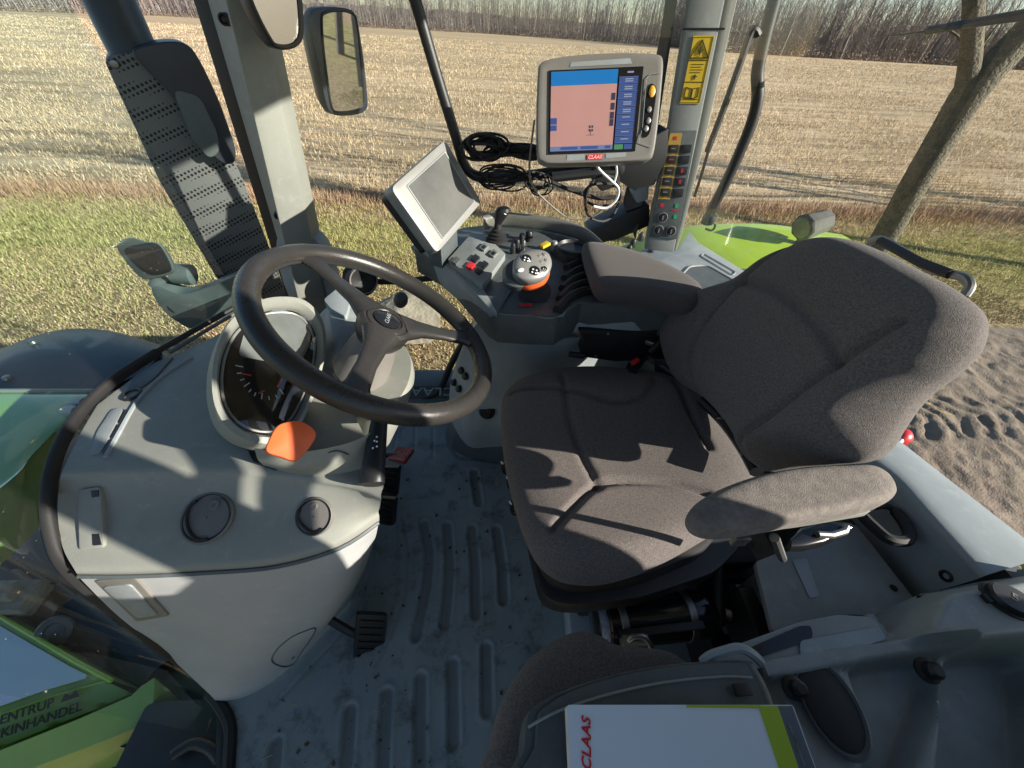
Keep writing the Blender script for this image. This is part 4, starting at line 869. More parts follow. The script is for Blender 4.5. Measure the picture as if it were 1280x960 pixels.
for u, v, r, m in ((815, 114.5, .0086, mat('amber_key', (.70, .36, .04), .4)), (811.5, 137, .0062, M['silver']), (810.5, 151, .0066, M['silver']), (807.5, 161, .0066, M['silver'])):
    mb = MB(); mb.loft([oval(mp(u, v, .0075)+mn*h, (mq[1]-mq[0]).normalized(), (mq[0]-mq[3]).normalized(), r*s*.72, r*s*(1.15 if r > .008 else .85), 20, 2) for s, h in ((1, 0), (1, .0015), (.8, .0025), (.3, .003))]); obj('key', mb, m, kpo)
mb = MB(); mb.tube([mp(u, v, .0075) for u, v in ((808, 98), (813, 93), (826, 91))], .0007, 5); mb.tube([mp(u, v, .0075) for u, v in ((808, 98), (803, 160), (798, 178), (814, 184))], .0007, 5); obj('panel_line', mb, M['midgrey'], mo)
settle(mo, mm_-mn*.05)
# bracket that carries the monitor
mk = thing('monitor_bracket', 'black swing bracket and housing behind the grey monitor', 'bracket')
def pr(name, px, y, t, m, parent, bevel=.004, soft=.006):
    mb = MB(); mb.prism(soft_poly(PL(px, y=y), soft), (0, t, 0)); return obj(name, mb, m, parent, bevel=bevel)
pr('housing', [(768, 196), (836, 160), (834, 196), (818, 232), (790, 237), (770, 224)], 1.06, .06, M['black'], mk)
pr('joint', [(742, 205), (772, 200), (776, 232), (752, 240), (740, 226)], 1.05, .04, M['black'], mk)
mb = MB(); mb.tube([mm_-mn*.04, P(775, 215, y=1.08)], .018, 12); obj('arm', mb, M['black'], mk)
mb = MB(); mb.tube(cr(PL([(690, 222), (740, 216), (768, 214)], y=1.06), 4), .012, 10); obj('arm', mb, M['black'], mk)
pr('base_clamp', [(736, 290), (780, 268), (812, 255), (812, 282), (770, 300), (740, 306)], 1.10, .08, M['black'], mk); pr('trim_block', [(790, 240), (812, 226), (810, 250), (796, 254)], 1.09, .05, M['bluegrey'], mk)
settle(mk, P(775, 300, y=1.12))

# ---- cables
def loop_cable(cx, cy, rx, ry, y, n, tilt, jit, r, seed, name, label):
    rd = random.Random(seed); mb = MB()
    for k in range(n):
        pts = []; ox, oy, sx, sy, ph = rd.gauss(0, jit), rd.gauss(0, jit*.6), rd.uniform(.7, 1.15), rd.uniform(.35, 1.25), rd.uniform(-.2, .2)
        for a in np.linspace(0, 2*math.pi, 25)[:-1]:
            px = rx*sx*math.copysign(abs(math.cos(a))**.8, math.cos(a)); py = ry*sy*math.sin(a)
            pts.append(P(cx+ox+px*math.cos(tilt+ph)-py*math.sin(tilt+ph), cy+oy+px*math.sin(tilt+ph)+py*math.cos(tilt+ph), y=y+rd.gauss(0, .006)+.01*math.sin(a+k)))
        mb.tube(pts, r, 7, closed=True)
    o = obj(name, mb, M['rubber']); tag(o, label, 'cable', 'cable coils by the side window'); return o
loop_cable(604, 184, 26, 13, 1.04, 13, .12, 4, .0030, 1, 'cable_coil', 'thick black cable coil hanging at the top of the window bar'); 
loop_cable(646, 189, 34, 9, 1.05, 12, .08, 3, .0030, 2, 'cable_coil', 'flat bundle of black cable between the bar and the monitor')
loop_cable(622, 220, 26, 14, 1.06, 8, -.05, 6, .0022, 3, 'cable_coil', 'loose tangled black cable loops below the flat bundle')
loop_cable(672, 228, 15, 11, 1.06, 6, .3, 6, .0020, 4, 'cable_coil', 'small loose cable loops dangling left below the monitor')
loop_cable(752, 246, 25, 24, 1.00, 2, .2, 2.5, .0034, 6, 'cable_coil', 'round black cable loop hanging under the monitor')
mb = MB(); mb.tube(cr(PL([(690, 228), (720, 240), (750, 248), (772, 246)], y=1.03), 5), .005, 8); tag(obj('cable', mb, M['rubber']), 'black cable running from the loose loops to the round loop', 'cable')
mb = MB(); mb.tube(cr(PL([(668, 150), (663, 190), (662, 218), (668, 236), (690, 258), (712, 273), (738, 272), (757, 258)], y=1.0), 5), .0022, 6); tag(obj('cable', mb, M['bezel']), 'thin grey lead sagging in a long curve below the monitor', 'cable')
mb = MB(); mb.tube(cr(PL([(745, 206), (751, 214), (764, 226), (773, 236), (770, 250), (757, 260), (742, 258)], y=.98), 5), .0032, 6); tag(obj('cable', mb, M['white']), 'white cable hooked below the monitor', 'cable')
mb = MB(); mb.tube(cr(PL([(770, 205), (771, 216), (768, 228)], y=.98), 4), .0022, 6); tag(obj('cable', mb, M['white']), 'short straight white lead dropping from the monitor', 'cable')

# ---- window bar (right door frame)
mb = MB(); mb.tube(cr(PL([(430, -300), (505, -40), (519, 0), (545, 90), (570, 172), (578, 200), (588, 216), (606, 222), (640, 222), (700, 214), (760, 208), (810, 203)], y=1.10), 4), .0125, 12)
tag(obj('window_bar', mb, M['black'], sharp=60), 'bent black metal bar crossing the side window behind the cables', 'bar')
mb = MB(); mb.tube(cr(PL([(600, 395), (578, 430), (564, 455), (552, 483), (543, 493), (520, 499), (505, 502)], y=1.12), 5), .013, 10)
tag(obj('door_bar', mb, M['black'], sharp=60), 'bent black bar low in the side window beyond the steering wheel', 'bar')
# sill of the right door with raised lettering
sl_ = thing('door_sill', 'dark door sill with raised outline lettering beyond the steering wheel', 'sill')
mb = MB(); mb.box((.1, 1.16, .02), (1.3, .10, .10)); obj('step', mb, M['dkgrey'], sl_, bevel=.008)
pc_ = P(536, 489, z=.072); text('CLAAS', pc_, V((-1, 0, 0)), V((0, -1, 0)), .062, M['grey'], sl_, 'raised_lettering', .001, 0, space=1.1); settle(sl_, V((.1, 1.16, -.03)))

# ---- front right pillar
pa = thing('cab_pillar', 'pale grey front pillar with black seal right of the windscreen', 'pillar')
def vline(p, q, z): 
    t = (z-p.z)/(q.z-p.z); return p+(q-p)*t
def column(name, edges, zs, m, parent, bevel=.004):
    mb = MB(); mb.loft([[vline(a, b_, z) for a, b_ in edges] for z in zs]); return obj(name, mb, m, parent, bevel=bevel)
eL = (P(262, 10, y=1.09), P(353, 320, y=1.09)); eM = (P(287, 20, y=1.03), P(349, 277, y=1.03)); eR = (P(337, 64, y=1.06), P(390, 300, y=1.06))
bk_ = V((0, .07, 0))
column('cover', [eL, eM, eR, tuple(p+bk_ for p in eR), tuple(p+bk_ for p in eL)], (.36, 1.64), M['dash'], pa, .006)
e1_, e2_ = (P(241, 0, y=1.10), P(341, 318, y=1.10)), (P(261, 0, y=1.092), P(353, 318, y=1.092))
column('seal', [e1_, e2_, tuple(p+V((0, .05, 0)) for p in e2_), tuple(p+V((0, .05, 0)) for p in e1_)], (.40, 1.64), M['black'], pa, .004)
for u, v in ((278, 24), (346, 269)):
    p = P(u, v, y=1.045); mb = MB(); mb.lathe(p+V((0, .02, 0)), V((.2, -1, 0)), [(.010, 0), (.010, .026), (.007, .027), (.005, .022), (.0005, .021)], 18, cap=False); obj('screw_cap', mb, M['black'], pa)
lo = cr(PL([(345, 300), (395, 300), (415, 345), (420, 380), (385, 395), (360, 370)], y=1.07), 4, True); mb = MB(); mb.prism(lo, (0, .06, 0)); obj('foot_cover', mb, M['bluegrey'], pa, bevel=.006)
settle(pa, vline(*eM, .36))
# air nozzle on the pillar foot
av = thing('air_nozzle', 'round black air nozzle pod at the pillar foot behind the wheel', 'air vent')
vc = P(452, 352, y=1.0); mb = MB(); mb.lathe(vc+V((-.03, .05, -.01)), V((.5, -.85, .2)), [(.02, 0), (.04, .012), (.046, .04), (.044, .062), (.036, .07), (.032, .062), (.001, .058)], 30, cap=False); obj('ball', mb, M['black'], av)
mb = MB(); mb.tube(PL([(470, 352), (500, 352), (545, 347)], y=1.06), .009, 10); obj('rod', mb, M['black'], av)
mb = MB(); mb.lathe(vc+V((.005, -.0, .005)), V((.5, -.85, .2)), [(.036, 0), (.040, .004), (.038, .01), (.034, .008)], 30, cap=False); obj('ring', mb, M['bezel'], av); settle(av, vc+V((-.03, .05, -.01)))
mb = MB(); mb.lathe(P(500, 378, y=.98), V((.3, -.6, .7)), [(.017, 0), (.02, .02), (.018, .04), (.012, .046), (.0005, .047)], 20); tag(obj('sensor_knob', mb, M['dkgrey']), 'dark knob poking up behind the steering wheel hub', 'knob')

# ---- rear right pillar with switch panel
pb = thing('switch_pillar', 'grey pillar with warning sticker and black switch panel beside the monitor', 'pillar')
bn = V((-.30, -.94, .16)).normalized(); bp0 = P(845, 200, y=1.06)
def bpx(u, v, h=0): return P(u, v, pl=(bp0+bn*h, bn))
dpt = V((.03, .09, 0))
fl = [bpx(*p) for p in ((805, 312), (809, 295), (835, 162), (857, 20), (905, -270), (950, -270), (906, 0), (873, 162), (848, 285), (842, 316))]
mb = MB(); mb.prism(fl, dpt); obj('cover', mb, M['grey'], pb, bevel=.004)
fl2 = [bpx(*p)+bn*-.004 for p in ((842, 316), (848, 285), (873, 162), (906, 0), (950, -270), (975, -270), (922, 0), (878, 190), (853, 292), (846, 313))]
mb = MB(); mb.prism(fl2, dpt); obj('flange', mb, M['dash'], pb, bevel=.003)
fl3 = [bpx(*p)+V((-.01, .06, 0)) for p in ((790, 262), (822, 150), (846, 20), (890, -270), (912, -270), (862, 20), (838, 162), (806, 312))]
mb = MB(); mb.prism(fl3, dpt*.6); obj('seal', mb, M['mudguard'], pb, bevel=.003)
mb = MB(); mb.tube([bpx(853, 36, .0), bpx(906, 36, .0)], .0018, 5); obj('joint_line', mb, M['black'], pb)
def bq(name, px, m, parent, h=.0, t=.0012, soft=.001, bevel=0):
    mb = MB(); mb.prism(soft_poly([bpx(u, v, h) for u, v in px], soft), bn*t); return obj(name, mb, m, parent, bevel=bevel)
stk_ = bq('warning_sticker', [(866.5, 45), (893, 44.4), (874.5, 130), (849, 129.4)], M['yellow'], pb, .0002)
def sx(a, b_): 
    A = (866.5+(893-866.5)*a, 45-.6*a); B = (849+(874.5-849)*a, 129.4+.6*a); return (A[0]+(B[0]-A[0])*b_, A[1]+(B[1]-A[1])*b_)
def sline(pts, w_, closed=False, parent=stk_):
    mb = MB(); mb.tube([bpx(*sx(a, b_), .0016) for a, b_ in pts], w_, 5, closed=closed); obj('print', mb, M['ink'], parent)
sline([(.5, .06), (.93, .325), (.07, .325)], .0016, True); sline([(.5, .15), (.5, .27)], .0018); sline([(.5, .29), (.5, .3)], .0018); sline([(.38, .2), (.5, .27), (.62, .2)], .0008)
sline([(.03, .36), (.97, .36)], .0007); sline([(.03, .68), (.97, .68)], .0007); sline([(.03, .02), (.97, .02), (.97, .98), (.03, .98)], .0006, True)
for k in range(4): sline([(.2, .42+k*.04), (.8-.1*(k % 2), .42+k*.04)], .0005)
sline([(.4, .6), (.6, .6)], .0009); sline([(.5, .57), (.5, .64)], .0012)
sline([(.18, .76), (.48, .78), (.48, .92), (.18, .90)], .0010, True); sline([(.52, .78), (.82, .76), (.82, .90), (.52, .92)], .0010, True); sline([(.15, .93), (.85, .93)], .0010)
swp2 = bq('switch_panel', [(836, 164), (871, 163), (846, 299), (811, 296)], M['dkgrey'], pb, .0003, .003, .003, .0008)
def px2(a, b_):
    A = (836+35*a, 164-a); B = (811+35*a, 296+3*a); return (A[0]+(B[0]-A[0])*b_, A[1]+(B[1]-A[1])*b_)
def cell(a0, b0, a1, b1): return [px2(a0, b0), px2(a1, b0), px2(a1, b1), px2(a0, b1)]
ylw = mat('ochre_print', (.50, .32, .06), .5)
bq('switch_surround', cell(.06, .02, .50, .64), ylw, swp2, .0034, .0008, .002)
for k in range(5):
    b0 = .13+k*.102; s_ = bq('switch', cell(.11, b0, .45, b0+.075), M['black'], swp2, .0042, .003, .001, .0006); bq('icon', cell(.2, b0+.03, .36, b0+.042), M['bezel'] if k != 1 else M['red'], s_, .0073, .0003, .0003)
    s_ = bq('switch', cell(.56, b0, .92, b0+.075), M['black'], swp2, .0034, .003, .001, .0006)
    if k in (2, 3): bq('icon', cell(.70, b0+.02, .78, b0+.055), M['red'], s_, .0065, .0003, .0003)
bq('icon', cell(.22, .05, .34, .085), M['red'], swp2, .0043, .0003, .0003)
for a, b_, m in ((.2, .68, 'red'), (.72, .68, 'grn'), (.74, .78, 'grn')): bq('indicator', cell(a, b_, a+.12, b_+.035), M['red'] if m == 'red' else mat('green_lamp', (.02, .40, .15), .4), swp2, .0034, .0006, .0006)
bq('indicator', cell(.62, .735, .88, .742), M['red'], swp2, .0034, .0005, 0)
for a, b_ in ((.36, .81), (.30, .93), (.74, .93)):
    kn = px2(a, b_); q = bpx(*kn, .0033); mb = MB(); mb.lathe(q, bn, [(.0125, 0), (.0125, .001), (.0115, .0016), (.0085, .0016), (.008, .009), (.0005, .0095)], 24, cap=False); k_ = obj('rotary_knob', mb, M['black'], swp2)
    mb = MB(); mb.lathe(q, bn, [(.0128, .001), (.0122, .0022), (.0108, .0022)], 24, cap=False); obj('scale_ring', mb, M['silver'], k_)
    mb = MB(); mb.box(q+bn*.0095, (.003, .011, .002), frame_at(q, bn)[1:4]); obj('pointer', mb, M['silver'], k_)
settle(pb, bpx(826, 314))

# ---- rear right side console with storage tray
rc_ = thing('side_tray', 'dark grey side ledge with storage tray behind the armrest', 'tray')
out_ = PL([(796, 322), (806, 306), (846, 311), (862, 288), (874, 303), (905, 322), (960, 356), (975, 400), (930, 430), (880, 400), (800, 340)], z=.575)
mb = MB(); mb.prism(out_, (0, 0, -.5)); obj('ledge', mb, M['midgrey'], rc_, bevel=.008)
tr_ = soft_poly(PL([(851, 345), (862, 333), (884, 332), (922, 354), (908, 372), (880, 368)], z=.5765), .02); mb = MB(); mb.prism(tr_, (0, 0, .001)); obj('tray_shade_plate', mb, M['dkgrey'], rc_)  # flat dark plate whose colour gives the sunken tray's shade
mb = MB(); mb.tube(tr_, .004, 8, closed=True); obj('tray_rim', mb, M['grey'], rc_)
mb = MB(); mb.tube(soft_poly(PL([(876, 320), (880, 317), (920, 340), (916, 344)], z=.577), .008), .0015, 6, closed=True); obj('slot_outline', mb, M['bluegrey'], rc_)
for u, v in ((790, 308), (800, 300), (785, 316), (812, 318)):
    mb = MB(); mb.lathe(P(u, v, z=.565), V((0, -.1, 1)), [(.012, 0), (.011, .02), (.006, .028), (.0005, .029)], 14); obj('small_lever', mb, M['black'], rc_)
settle(rc_, P(850, 330, z=.08))
mb = MB(); mb.box((.56, 1.16, .24), (.74, .06, .62)); tag(obj('side_wall', mb, M['dkgrey'], bevel=.01), 'dark lower side wall panel behind the armrest console', 'panel')
# sloping lower pedestal beside the seat foot
pd = thing('side_pedestal', 'blue grey pedestal with round cup hole and black control knobs beside the seat', 'pedestal')
pg_ = densify([zr(.56, [(598, 402), (622, 412), (650, 420), (690, 424), (730, 420)]), zr(.46, [(585, 420), (612, 437), (642, 450), (684, 452), (728, 445)]), zr(.34, [(572, 448), (596, 474), (622, 485), (668, 492), (715, 480)]),
               zr(.27, [(565, 470), (588, 505), (622, 508), (660, 515), (705, 505)]), zr(.20, [(562, 490), (582, 535), (618, 535), (655, 538), (700, 530)]), zr(.10, [(561, 520), (583, 556), (612, 559), (650, 555), (700, 548)])])
mb = MB(); mb.grid([[r[0]+V((.05, .25, 0))]+r+[r[-1]+V((.2, .1, 0))] for r in pg_]); pdo = obj('body', mb, M['bluegrey'], pd, sharp=60); B_pd = bvh(pdo)
bs = PL([(556, 545), (564, 562), (590, 575), (625, 580), (700, 570), (700, 470), (600, 470)], z=.0); mb = MB(); mb.loft([[p+V((0, 0, z))+(V((.15, .85, 0))-p)*s for p in bs] for z, s in ((.001, 0), (.05, .03), (.10, .08))]); obj('plinth', mb, M['dkgrey'], pd, bevel=.006)
p, n = hit(B_pd, 609, 514); n = (n+V((0, -.2, 1))).normalized(); mb = MB(); mb.lathe(p-n*.004, n, [(.030, 0), (.030, .008), (.0255, .010), (.0245, .006), (.001, .005)], 32, cap=False); cu = obj('cup_hole', mb, M['bluegrey'], pd)
mb = MB(); mb.lathe(p-n*.0, n, [(.0245, 0), (.0245, .0035), (.001, .0032)], 32, cap=False); obj('cup_dark', mb, M['gloss'], cu)
for u, v in ((578, 463), (569, 478), (583, 470), (575, 486)):
    p, n = hit(B_pd, u, v); mb = MB(); mb.lathe(p, n, [(.012, 0), (.012, .008), (.009, .012), (.0005, .012)], 18); obj('knob', mb, M['black'], pd)
settle(pd, P(640, 560, z=0))
mb = MB(); mb.tube(cr(PL([(662, 482), (668, 458), (680, 440), (698, 425), (722, 414)], y=.86), 5), .013, 12); tag(obj('grab_tube', mb, M['whitepanel']), 'white curved tube rising under the armrest console', 'tube')
mb = MB(); mb.tube(cr(PL([(657, 470), (660, 450), (668, 434), (674, 426)], y=.83), 5), .008, 10); tag(obj('hose', mb, M['black']), 'black hose standing beside the white curved tube', 'hose')
mb = MB(); mb.box(P(745, 462, z=.2), (.18, .06, .3)); tag(obj('inner_panel', mb, M['bluegrey'], bevel=.01), 'pale panel low behind the seat cushion under the console', 'panel')
bb = thing('console_bracket', 'black sheet metal bracket box under the armrest console', 'bracket')
mb = MB(); mb.prism(soft_poly(PL([(722, 412), (806, 416), (852, 404), (842, 428), (818, 450), (770, 452), (726, 446), (730, 424)], y=.74), .008), (0, .10, 0)); obj('box', mb, M['black'], bb, bevel=.004)
mb = MB(); mb.tube([P(712, 443, y=.735), P(730, 445, y=.735)], .008, 10); obj('pivot', mb, M['black'], bb)
for u, v in ((745, 445), (760, 417)):
    mb = MB(); mb.lathe(P(u, v, y=.738), V((0, -1, .2)), [(.004, 0), (.003, .002)], 8); obj('bolt', mb, M['steel'], bb)
settle(bb, P(770, 450, y=.79))
# ================================================================== SEATS AND LEFT REAR CORNER
ds = thing('driver_seat', 'brown grey fabric driver seat with armrest and wide wrinkle free backrest', 'seat')
# cushion
co = P(765, 590, z=.485); pts = [(627, 505), (627, 545), (633, 592), (645, 640), (658, 678), (674, 706), (698, 724), (726, 730), (755, 729), (790, 720), (830, 703), (870, 681), (910, 655), (945, 620), (940, 580), (915, 530), (880, 490), (840, 472), (790, 466), (740, 462), (692, 465), (655, 475), (636, 488)]
ol = cr([V((p.x-co.x, p.y-co.y, 0)) for p in PL(pts, z=.485)], 12, True); ol = [V((p.x, p.y)) for p in ol]
def L2(px, z=.505): return [V((p.x-co.x, p.y-co.y)) for p in cr([V((q.x, q.y, 0)) for q in PL(px, z=z)], 4)]
seams = [L2([(700, 478), (707, 520), (719, 560), (745, 612)]), L2([(690, 668), (712, 642), (745, 612), (790, 606), (840, 610), (880, 622)]), L2([(640, 497), (712, 500), (761, 512), (800, 506), (816, 484)]), L2([(838, 488), (862, 530), (882, 566)])]
def crown(x, y): return .016*math.exp(-((abs(y)-.185)/.06)**2) - .012*math.exp(-((x-.02)**2/.03+(y**2)/.03))
mb = MB(); mb.pillow(ol, (co, V((1, 0, 0)), V((0, 1, 0)), Z1), .045, .055, seams, rings=50, k=6, dep=.011, wid=.007, hf=crown, q=.5); obj('cushion', mb, M['fabric'], ds, sharp=80)
# backrest
bt = V((math.sin(.1), math.cos(.1), 0)); fr_ = V((math.cos(.1), -math.sin(.1), 0)); bu = (Z1*math.cos(.3)+fr_*math.sin(.3)).normalized(); bnv = bt.cross(bu); bnv = bnv if bnv.x < 0 else -bnv
bo = V((.455, .485, .575)); bkpx = [(1010, 302), (1041, 296), (1075, 301), (1120, 319), (1157, 338), (1195, 358), (1221, 377), (1232, 392), (1233, 407), (1222, 434), (1192, 464), (1162, 486), (1140, 509), (1122, 535), (1104, 563), (1082, 578), (1045, 582), (1000, 585), (952, 590), (937, 566), (914, 532), (886, 502), (852, 480), (841, 461), (839, 441), (844, 415), (866, 389), (896, 367), (932, 350), (968, 322)]
def B2(px): 
    o = []
    for q in PL(px, pl=(bo, bnv)): o.append(V(((q-bo).dot(bt), (q-bo).dot(bu))))
    return o
def s2(px, n=4): return [V((p.x, p.y)) for p in cr([V((q.x, q.y, 0)) for q in B2(px)], n)]
ob = [V((p.x, p.y)) for p in cr([V((q.x, q.y, 0)) for q in B2(bkpx)], 10, True)]
ob = [p*.985+sum(ob, V((0, 0)))/len(ob)*.015 for p in ob]
bseams = [s2([(1008, 306), (951, 362), (908, 420), (890, 462), (888, 494)]), s2([(1166, 419), (1090, 470), (1045, 501), (1000, 535), (966, 557), (950, 584)]), s2([(952, 363), (1000, 376), (1045, 410), (1077, 447), (1088, 470)])]
def bcrown(x, y): return .030*math.exp(-((abs(x-.03)-.21)/.055)**2) + .012*math.exp(-((y-.06)/.07)**2)
mb = MB(); mb.pillow(ob, (bo, bt, bu, bnv), .056, .065, bseams, rings=50, k=4.6, dep=.012, wid=.007, hf=bcrown, q=.5); obj('backrest', mb, M['fabric'], ds, sharp=80)
mb = MB(); lo_ = [bo+bt*((p.x-.03)*.74+.03)+bu*(p.y*.78+.03) for p in ob]; mb.loft([[q-bnv*h for q in lo_] for h in (.04, .085, .095)]); obj('back_shell', mb, M['black'], ds, sharp=50)
# rail for a backrest extension
tp = [P(u, v, pl=(bo-bnv*.05, bnv)) for u, v in ((1086, 303), (1098, 299), (1112, 304), (1140, 322), (1165, 337), (1192, 343), (1207, 348), (1212, 358), (1205, 370))]
mb = MB(); mb.tube(cr(tp, 5), .0055, 10); obj('rail', mb, M['steel'], ds)
mb = MB(); mb.tube([P(u, v, pl=(bo-bnv*.046, bnv)) for u, v in ((1100, 301), (1150, 328), (1188, 343))], .0062, 8); obj('rail_clamp', mb, M['black'], ds)
# bracket strip in the gap under the backrest
gp_ = cr([P(u, v, z=z) for u, v, z in ((878, 500, .54), (905, 527, .545), (928, 558, .555), (946, 590, .565))], 5); mb = MB(); mb.tube(gp_, .012, 8); obj('hinge_strip', mb, M['black'], ds)
for u, v in ((905, 522), (936, 568)):
    mb = MB(); mb.box(P(u, v, z=.562), (.006, .03, .004), (bt, fr_, Z1)); obj('hinge_plate', mb, M['steel'], ds)
# left armrest
ap = [(858, 651), (862, 638), (880, 623), (915, 607), (960, 594), (1010, 587), (1055, 585), (1088, 585), (1107, 594), (1117, 609), (1116, 621), (1100, 632), (1060, 642), (1000, 653), (940, 664), (905, 669), (880, 668), (864, 661)]
ao = P(985, 628, z=.712); aol = cr([V((p.x-ao.x, p.y-ao.y, 0)) for p in PL(ap, z=.712)], 4, True)
mb = MB(); mb.pillow([V((p.x, p.y)) for p in aol], (ao, V((1, 0, 0)), V((0, 1, 0)), (Z1+V((0, -.06, 0))).normalized()), .018, .030, rings=18, k=8, q=.5); am = obj('armrest', mb, M['fabric2'], ds, sharp=80)
mb = MB(); mb.prism(soft_poly(PL([(893, 668), (1000, 655), (1090, 640), (1085, 628), (900, 655)], z=.683), .008), (0, 0, -.010)); obj('armrest_plate', mb, M['dash'], am, bevel=.003)
mb = MB(); mb.box(P(925, 676, z=.675), (.018, .006, .018)); obj('hinge', mb, M['steel'], am, bevel=.001)
mb = MB(); mb.tube([P(968, 672, z=.66), P(978, 698, z=.56)], .006, 8); obj('armrest_strut', mb, M['steel'], am)
# pan, suspension and knobs
mb = MB(); mb.prism(soft_poly(PL([(632, 560), (640, 610), (660, 668), (668, 705), (676, 742), (694, 754), (722, 757), (800, 748), (895, 716), (930, 680), (920, 560), (800, 500), (680, 500)], z=.40), .03), (0, 0, -.05)); obj('seat_pan', mb, M['black'], ds, bevel=.008)
mb = MB(); mb.prism(soft_poly(PL([(660, 640), (676, 700), (690, 722), (724, 732), (800, 722), (880, 690), (920, 640), (900, 540), (680, 520)], z=.445), .03), (0, 0, -.05)); obj('pan_skirt', mb, M['rubber'], ds, bevel=.01)
mb = MB()
for k in range(6): mb.box((.40, .47, .08+.045*k), (.36-.03*(k % 2), .36-.03*(k % 2), .04))
obj('suspension_bellows', mb, M['rubber'], ds, bevel=.008)
for u, v in ((633, 584), (640, 603), (644, 634)):
    c = P(u, v, z=.425); mb = MB(); mb.lathe(c+V((.02, 0, 0)), V((-1, -.1, .25)), [(.017, 0), (.019, .012), (.016, .026), (.010, .030), (.0005, .0305)], 18); kb = obj('control_knob', mb, M['gloss'], ds)
    mb = MB(); mb.tube([c+V((-.008, -.002, .015)), c+V((-.011, .006, .012)), c+V((-.010, .008, .004))], .0018, 5); obj('icon', mb, M['white'], kb)
mb = MB(); mb.box(P(838, 462, z=.52), (.07, .035, .08), (V((.8, -.5, .3)).normalized(), V((.5, .8, 0)).normalized(), V((-.25, .15, .95)).normalized())); bk2 = obj('belt_buckle', mb, M['black'], ds, bevel=.006)
mb = MB(); mb.box(P(794, 452, z=.55), (.02, .012, .006), (V((.8, .5, .3)).normalized(), V((-.5, .8, 0)).normalized(), V((-.2, -.2, 1)).normalized())); obj('release_button', mb, M['red'], bk2, bevel=.001)
mb = MB(); mb.tube(PL([(790, 465), (808, 445), (845, 470)], z=.53), .010, 8); mb.tube([P(812, 440, z=.56), P(850, 405, z=.62)], .008, 8); obj('belt_stalk', mb, M['black'], ds)
mb = MB(); mb.box(P(828, 408, z=.60), (.03, .02, .02), (V((.8, -.6, 0)), V((.6, .8, 0)), Z1)); mb.box(P(815, 428, z=.57), (.03, .02, .012), (V((.8, -.6, 0)), V((.6, .8, 0)), Z1)); obj('recliner_bracket', mb, M['steel'], ds, bevel=.003)
settle(ds, V((.4, .47, .05)))
mb = MB(); mb.prism(soft_poly([V((.185, .02, 0)), V((.21, .72, 0)), V((.7, .72, 0)), V((.7, .02, 0))], .05), (0, 0, .055)); tag(obj('seat_plinth', mb, M['bluegrey'], bevel=.02, segs=3), 'raised blue grey floor plinth under the driver seat', 'plinth')
# black cylinder strapped beside the seat base
fx = thing('air_reservoir', 'black cylinder with two metal straps lying under the seat front', 'cylinder')
a0, a1 = P(742, 781, z=.285), P(896, 764, z=.285); ad = (a1-a0).normalized(); L_ = (a1-a0).length
mb = MB(); mb.lathe(a0, ad, [(.030, 0), (.036, .004), (.038, .02), (.044, .024), (.0445, L_*.75), (.044, L_*.85), (.036, L_*.93), (.02, L_*.98), (.001, L_)], 36); obj('body', mb, M['gloss'], fx, sharp=40)
for t in (.17, .70):
    mb = MB(); mb.lathe(a0+ad*L_*t, ad, [(.0445, -.001), (.0465, 0), (.0465, .012), (.0445, .013)], 36, cap=False); obj('strap', mb, M['steel'], fx)
mb = MB(); mb.lathe(a0+ad*.004, ad, [(.0385, 0), (.0388, .001), (.0388, .015), (.0384, .016)], 36, cap=False); obj('label_band', mb, mat('printed_band', (.45, .50, .60), .5, nscale=120, col2=(.15, .18, .25)), fx)
mb = MB(); mb.lathe(P(905, 767, z=.285), V((1, -.3, .1)), [(.012, 0), (.014, .01), (.008, .02), (.012, .026), (.001, .03)], 14); obj('valve', mb, M['steel'], fx)
mb = MB(); mb.box(a0+ad*L_*.45+V((0, -.03, .045)), (.16, .014, .006), (ad, ad.cross(Z1), Z1)); mb.box(a0+ad*L_*.8+V((0, .05, .0)), (.03, .06, .05)); obj('bracket', mb, M['black'], fx, bevel=.002)
mb = MB(); mb.box(a0+ad*L_*.55+V((0, .045, .035)), (.05, .02, .02), (ad, ad.cross(Z1), Z1)); obj('bracket', mb, M['steel'], fx, bevel=.004)
settle(fx, a0+V((0, 0, -.05)))
mb = MB(); mb.box(P(793, 803, z=.33), (.045, .018, .03)); mb.tube(cr([P(780, 808, z=.33), P(792, 796, z=.35), P(806, 797, z=.35), P(815, 812, z=.33)], 4), .006, 8)
tag(obj('seat_latch', mb, M['steel'], bevel=.003), 'small metal latch poking up behind the brown passenger cushion', 'latch')

# ---- passenger seat folded flat, with the booklet on it
ps = thing('passenger_seat', 'folded passenger seat with brown cushion and grey plastic back', 'seat')
po_ = P(740, 900, z=.43); pp = [(604, 985), (611, 932), (622, 890), (641, 850), (668, 819), (700, 798), (727, 791), (748, 797), (768, 808), (800, 812), (828, 815), (850, 826), (880, 860), (880, 985), (740, 1020)]
pol = cr([V((p.x-po_.x, p.y-po_.y, 0)) for p in PL(pp, z=.43)], 5, True)
mb = MB(); mb.pillow([V((p.x, p.y)) for p in pol], (po_, V((1, 0, 0)), V((0, 1, 0)), Z1), .035, .05, rings=24, k=8); obj('cushion', mb, M['fabric'], ps, sharp=80)
bx = [(650, 1010), (651, 940), (655, 902), (664, 886), (700, 864), (760, 844), (820, 832), (880, 826), (934, 825), (948, 834), (972, 885), (1000, 1010)]
bl = [p for p in cr(PL(bx, z=.55), 4, True)]; bc = sum(bl, V((0, 0, 0)))/len(bl)
